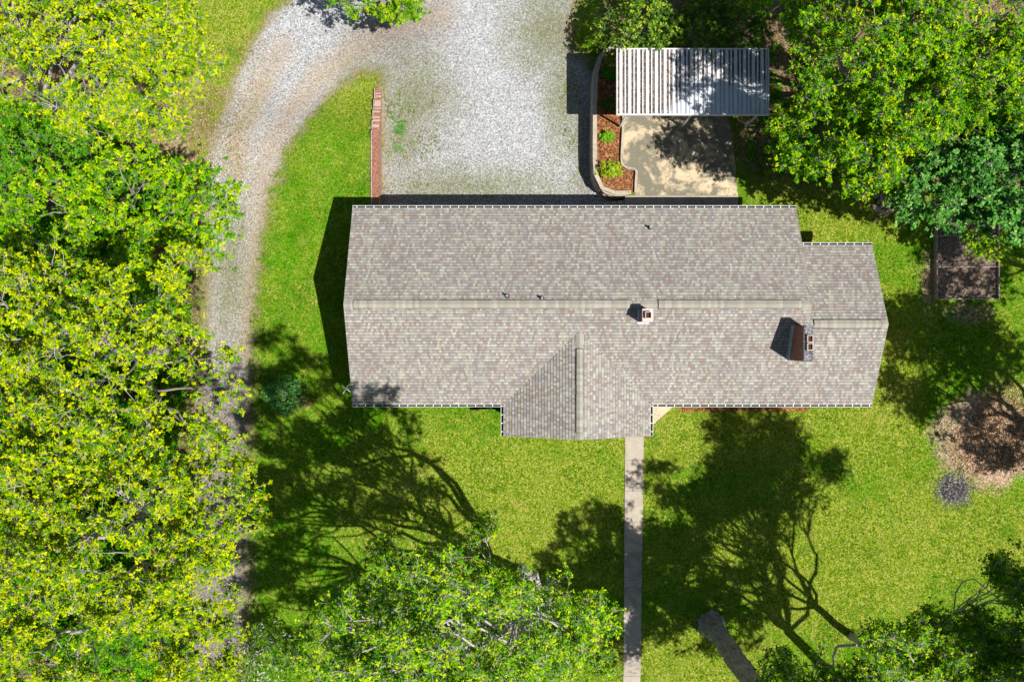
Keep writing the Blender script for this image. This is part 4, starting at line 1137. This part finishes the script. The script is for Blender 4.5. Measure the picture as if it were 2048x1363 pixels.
for (px, py, r_, pal_, lb, sd) in ((1219,145,0.32,GRN,'small green shrub in the shaded mulch bed, nearest the top of the carport',61),(1218,207,0.36,[(3,(0.10,0.15,0.03)),(2,(0.16,0.20,0.04))],'dull olive shrub in the shade at the carport edge',62),
        (1216,270,0.31,[(3,(0.18,0.42,0.02)),(2,(0.28,0.50,0.03))],'compact bright green shrub in the sunny mulch bed',63),(1222,340,0.50,[(3,(0.28,0.45,0.02)),(3,(0.42,0.52,0.03))],'wider yellow green shrub near the lower end of the mulch bed',64)):
    shrub('bed_shrub', lb, W(px,py,0.35), (r_*(1.15 if r_ > 0.45 else 1),r_*0.85,r_*0.95), 240, pal_, sd, 0.075, 6, group='shrubs in the mulch bed')
shrub('lawn_shrub','blue green shrub alone on the lawn beside the drive, in tree shade',W(568,790,0.8),(1.0,0.9,1.3),520,[(3,(0.07,0.26,0.06)),(2,(0.12,0.34,0.09)),(1,(0.20,0.42,0.14))],65,0.085,6)
shrub('red_sapling','small red leaved sapling touching the blue green lawn shrub',W(606,803,0.6),(0.28,0.26,0.7),70,[(1,(0.32,0.07,0.05)),(1,(0.42,0.14,0.09))],66,0.08,5,cat='sapling')
shrub('flowering_shrub','white flowering shrub at the bottom edge left of the large maple',W(535,1300,1.0),(1.3,1.5,1.8),620,DRK+[(3.2,(0.75,0.78,0.72))],67,0.07,6)
shrub('flowering_shrub','darker shrub with sparse white flowers at the bottom edge beside the drive',W(485,1345,0.8),(1.1,1.1,1.5),420,DRK+[(1.6,(0.70,0.72,0.68))],68,0.07,6)

# undergrowth and weeds (uncountable)
def scatter_stuff(name, poly, n, zr, pal, seed, L, nl=5, noise_s=1.5, thr=-0.2, label=None, cat=None, mat='leaf', hump=1.0):
    r = np.random.default_rng(seed); P_ = np.array(poly); lo = P_.min(0); hi = P_.max(0)
    x_ = r.uniform(lo[0],hi[0],n); y_ = r.uniform(lo[1],hi[1],n); k = inpoly(x_,y_,poly); x_=x_[k]; y_=y_[k]
    q = np.stack([x_,y_,np.zeros_like(x_)],1); nz = lownoise(q, r, noise_s)+0.5*lownoise(q, r, noise_s*0.4)
    k = nz > thr; x_=x_[k]; y_=y_[k]; nz = nz[k]
    z_ = zfun(x_,y_)+zr[0]+(zr[1]-zr[0])*np.clip((nz-thr)*0.6,0,1)*r.uniform(0.5,1,len(x_))*hump
    V, F, C = rosettes(np.stack([x_,y_,z_],1), r, nl, L, 0.6, pal, 0.45, 0.25)
    o = mesh_np(name, V, F, M[mat], None, {'leafcol': C}); o['kind'] = 'stuff'
    if label: o['label'] = label; o['category'] = cat
    return o
scatter_stuff('woodland_undergrowth', GP([(-60,180),(240,250),(330,420),(385,560),(385,800),(372,1000),(362,1200),(362,1440),(-60,1440)]), 42000, (0.05,1.3), GRN+[(2,(0.28,0.42,0.02))], 71, 0.13, 5, 1.6, -0.7, 'green undergrowth covering the floor of the left woodland', 'undergrowth')
scatter_stuff('woodland_undergrowth', GP([(1540,90),(2150,60),(2150,400),(2040,430),(1900,400),(1700,375),(1500,350),(1485,330)]), 12000, (0.03,0.7), GRN, 72, 0.10, 5, 1.2, -0.4, 'low green undergrowth beneath the top right trees', 'undergrowth')
scatter_stuff('gravel_weeds', CP([(770,150),(860,150),(880,300),(850,395),(1180,395),(1130,395),(1120,60),(1160,60),(1165,398),(770,398)]), 5000, (0.0,0.03), [(2,(0.16,0.30,0.03)),(1,(0.30,0.38,0.05)),(2,(0.22,0.18,0.08))], 73, 0.07, 5, 0.7, 0.35, 'scattered green weeds growing through the gravel court', 'weeds')
scatter_stuff('gravel_weeds', CP([(783,225),(812,220),(815,300),(790,305)]), 220, (0.0,0.05), [(1,(0.12,0.36,0.05))], 74, 0.08, 5, 0.5, -0.3, 'patch of bright green weeds in the gravel near the brick wall', 'weeds')

def grass_tufts():
    r_ = np.random.default_rng(81); n = 150000
    x_ = r_.uniform(-14.5,27,n); y_ = r_.uniform(-18.5,15,n)
    ok = ~inpoly(x_,y_,litter_poly) & ~inpoly(x_,y_,litter_poly2) & ~inpoly(x_,y_,bed_poly) & ~inpoly(x_,y_,pad_poly) & ~inpoly(x_,y_,land)
    ok &= (sdf(x_,y_,drive_poly)+r_.normal(0,0.10,n)) < 0.02
    ok &= ~((x_ > XL+0.4)&(x_ < XM)&(y_ > YS+0.2)&(y_ < YN)) & ~((x_ >= XM-0.5)&(x_ < XR-0.4)&(y_ > YS+0.2)&(y_ < YR-0.4)) & ~((x_ > PXL+0.4)&(x_ < PXR)&(y_ > PYF+0.2)&(y_ < YS+0.5))
    px0 = W(1250,0)[0]+0.02; px1 = W(1286,0)[0]-0.03
    ok &= ~((x_ > px0-0.007*np.maximum(0,-y_-4.3))&(x_ < px1-0.013*np.maximum(0,-y_-4.3))&(y_ < -4.2))
    ok &= ~((x_ > 5.5)&(x_ < wx1)&(y_ > 5.2)&(y_ < 7.4)) & ~((x_ > gbx0)&(x_ < gbx1)&(y_ > gby0)&(y_ < gby1)) & ~((x_ > X0-0.1)&(x_ < X1+0.05)&(y_ > 5.5)&(y_ < 12.8))
    ok &= np.hypot(x_-24.6, y_+4.6) > 2.6
    ok &= np.hypot(x_-21.8, y_+7.3) > 0.85
    x_ = x_[ok]; y_ = y_[ok]; q = np.stack([x_,y_,np.zeros_like(x_)],1)
    nz = 0.8*lownoise(q, r_, 2.6)+0.5*lownoise(q, r_, 0.8)+0.35*lownoise(q, r_, 0.3); m_ = len(x_)
    cols = np.array([(0.02,0.15,0.003),(0.09,0.31,0.004),(0.19,0.42,0.008),(0.38,0.51,0.035),(0.66,0.58,0.20)])
    dry_ = np.zeros(m_)
    for c_, q_ in ((G(1010,1010),(6,3)),(G(1640,1120),(5,3)),(G(430,170),(2.4,6)),(G(1650,420),(3.5,1.6)),(G(1760,800),(1.8,3.4)),(G(1400,860),(6,1.5)),(G(1900,1050),(4,2.4)),(G(700,220),(1.6,2.4)),(G(1350,1320),(3,1.8))):
        dry_ = np.maximum(dry_, blobm(x_, y_, c_, q_, 1.2))
    k = np.clip((1.30+1.0*nz+1.3*dry_+r_.normal(0,0.7,m_)).round().astype(int),0,4)
    b = 4; base = np.repeat(np.stack([x_,y_,zfun(x_,y_)],1), b, axis=0)+r_.normal(0,0.03,(m_*b,3))*np.array([[1,1,0]])
    az = r_.uniform(0,6.28,m_*b); el = r_.uniform(0.3,1.3,m_*b)
    d = np.stack([np.cos(az)*np.cos(el), np.sin(az)*np.cos(el), np.sin(el)],1)
    ln = r_.uniform(0.04,0.10,m_*b)
    V,F,C = leaf_arrays(base, d, ln, np.full(m_*b,0.016), np.repeat(cols[k],b,axis=0)*r_.uniform(0.75,1.25,(m_*b,1)), r_)
    o = mesh_np('lawn_grass', V, F, M['leaf'], None, {'leafcol': C}); o['kind'] = 'stuff'
    o['label'] = 'short mixed green and straw grass covering the lawn'; o['category'] = 'grass'
grass_tufts()
def chips_stuff(name, poly_c, rad, n, pal, seed, L, label, cat):
    r_ = np.random.default_rng(seed); a = r_.uniform(0,6.28,n); q = np.sqrt(r_.uniform(0,1,n))*(1+0.25*np.sin(3*a+seed)+r_.normal(0,0.12,n))
    x_ = poly_c[0]+q*rad[0]*np.cos(a); y_ = poly_c[1]+q*rad[1]*np.sin(a)
    h = 0.16*np.clip(1-q,0,1)
    az = r_.uniform(0,6.28,n); el = r_.normal(0,0.35,n); d = np.stack([np.cos(az)*np.cos(el),np.sin(az)*np.cos(el),np.sin(el)],1)
    cols = np.array([c for _,c in pal]); w_ = np.array([c for c,_ in pal]); k = r_.choice(len(pal),n,p=w_/w_.sum())
    ln = L*r_.uniform(0.5,1.6,n)
    V,F,C = leaf_arrays(np.stack([x_,y_,zfun(x_,y_)+0.02+h*r_.uniform(0.3,1,n)],1), d, ln, ln*0.35, cols[k]*r_.uniform(0.7,1.3,(n,1)), r_)
    o = mesh_np(name, V, F, M['leaf'], None, {'leafcol': C}); o['kind'] = 'stuff'; o['label'] = label; o['category'] = cat
TAN = [(3,(0.50,0.32,0.20)),(2,(0.32,0.18,0.10)),(2,(0.70,0.54,0.38)),(1,(0.18,0.11,0.07))]
chips_stuff('wood_chips', (24.4,-4.6), (2.4,2.1), 9000, TAN, 91, 0.10, 'tan wood chips spread in a rough round patch on the right of the lawn', 'wood chips')
chips_stuff('burnt_debris', (21.8,-7.3), (0.85,0.8), 800, [(3,(0.08,0.075,0.09)),(2,(0.20,0.19,0.21)),(1,(0.55,0.52,0.45))], 92, 0.08, 'grey ash and charred bits in a small round patch on the lawn', 'ash')
chips_stuff('leaf_litter', (-15.2,10.4), (2.8,4.6), 9000, TAN+[(3,(0.30,0.42,0.03))], 93, 0.07, 'dry leaves and weeds on the bare ground between the top left trees and the drive', 'leaf litter')

# fallen branches lying on the woodland floor
rr = random.Random(9)
for i, (px, py, ang, L_, lb) in enumerate(((110,480,0.2,2.6,'long pale dead branch on the woodland floor near the left edge'),(80,300,-0.1,1.2,'short white fallen branch at the left edge'),(90,190,-0.35,3.0,'pale fallen branch under the top left oak'),(120,830,0.6,2.4,'pale fallen branch beneath the oak at the left edge'))):
    c = G(px, py); mb = MB(); P_ = []
    for k in range(6):
        t = k/5-0.5; P_.append((c[0]+math.cos(ang)*L_*t, c[1]-math.sin(ang)*L_*t+rr.uniform(-0.08,0.08), 1.2+0.1*rr.random()))
    P_[0] = (P_[0][0],P_[0][1],0.05)
    mb.tube(P_, [0.09,0.07,0.06,0.05,0.035,0.02], 7)
    tag(mb.build('fallen_branch', M['bark_pale'], None, True), lb, 'branch')
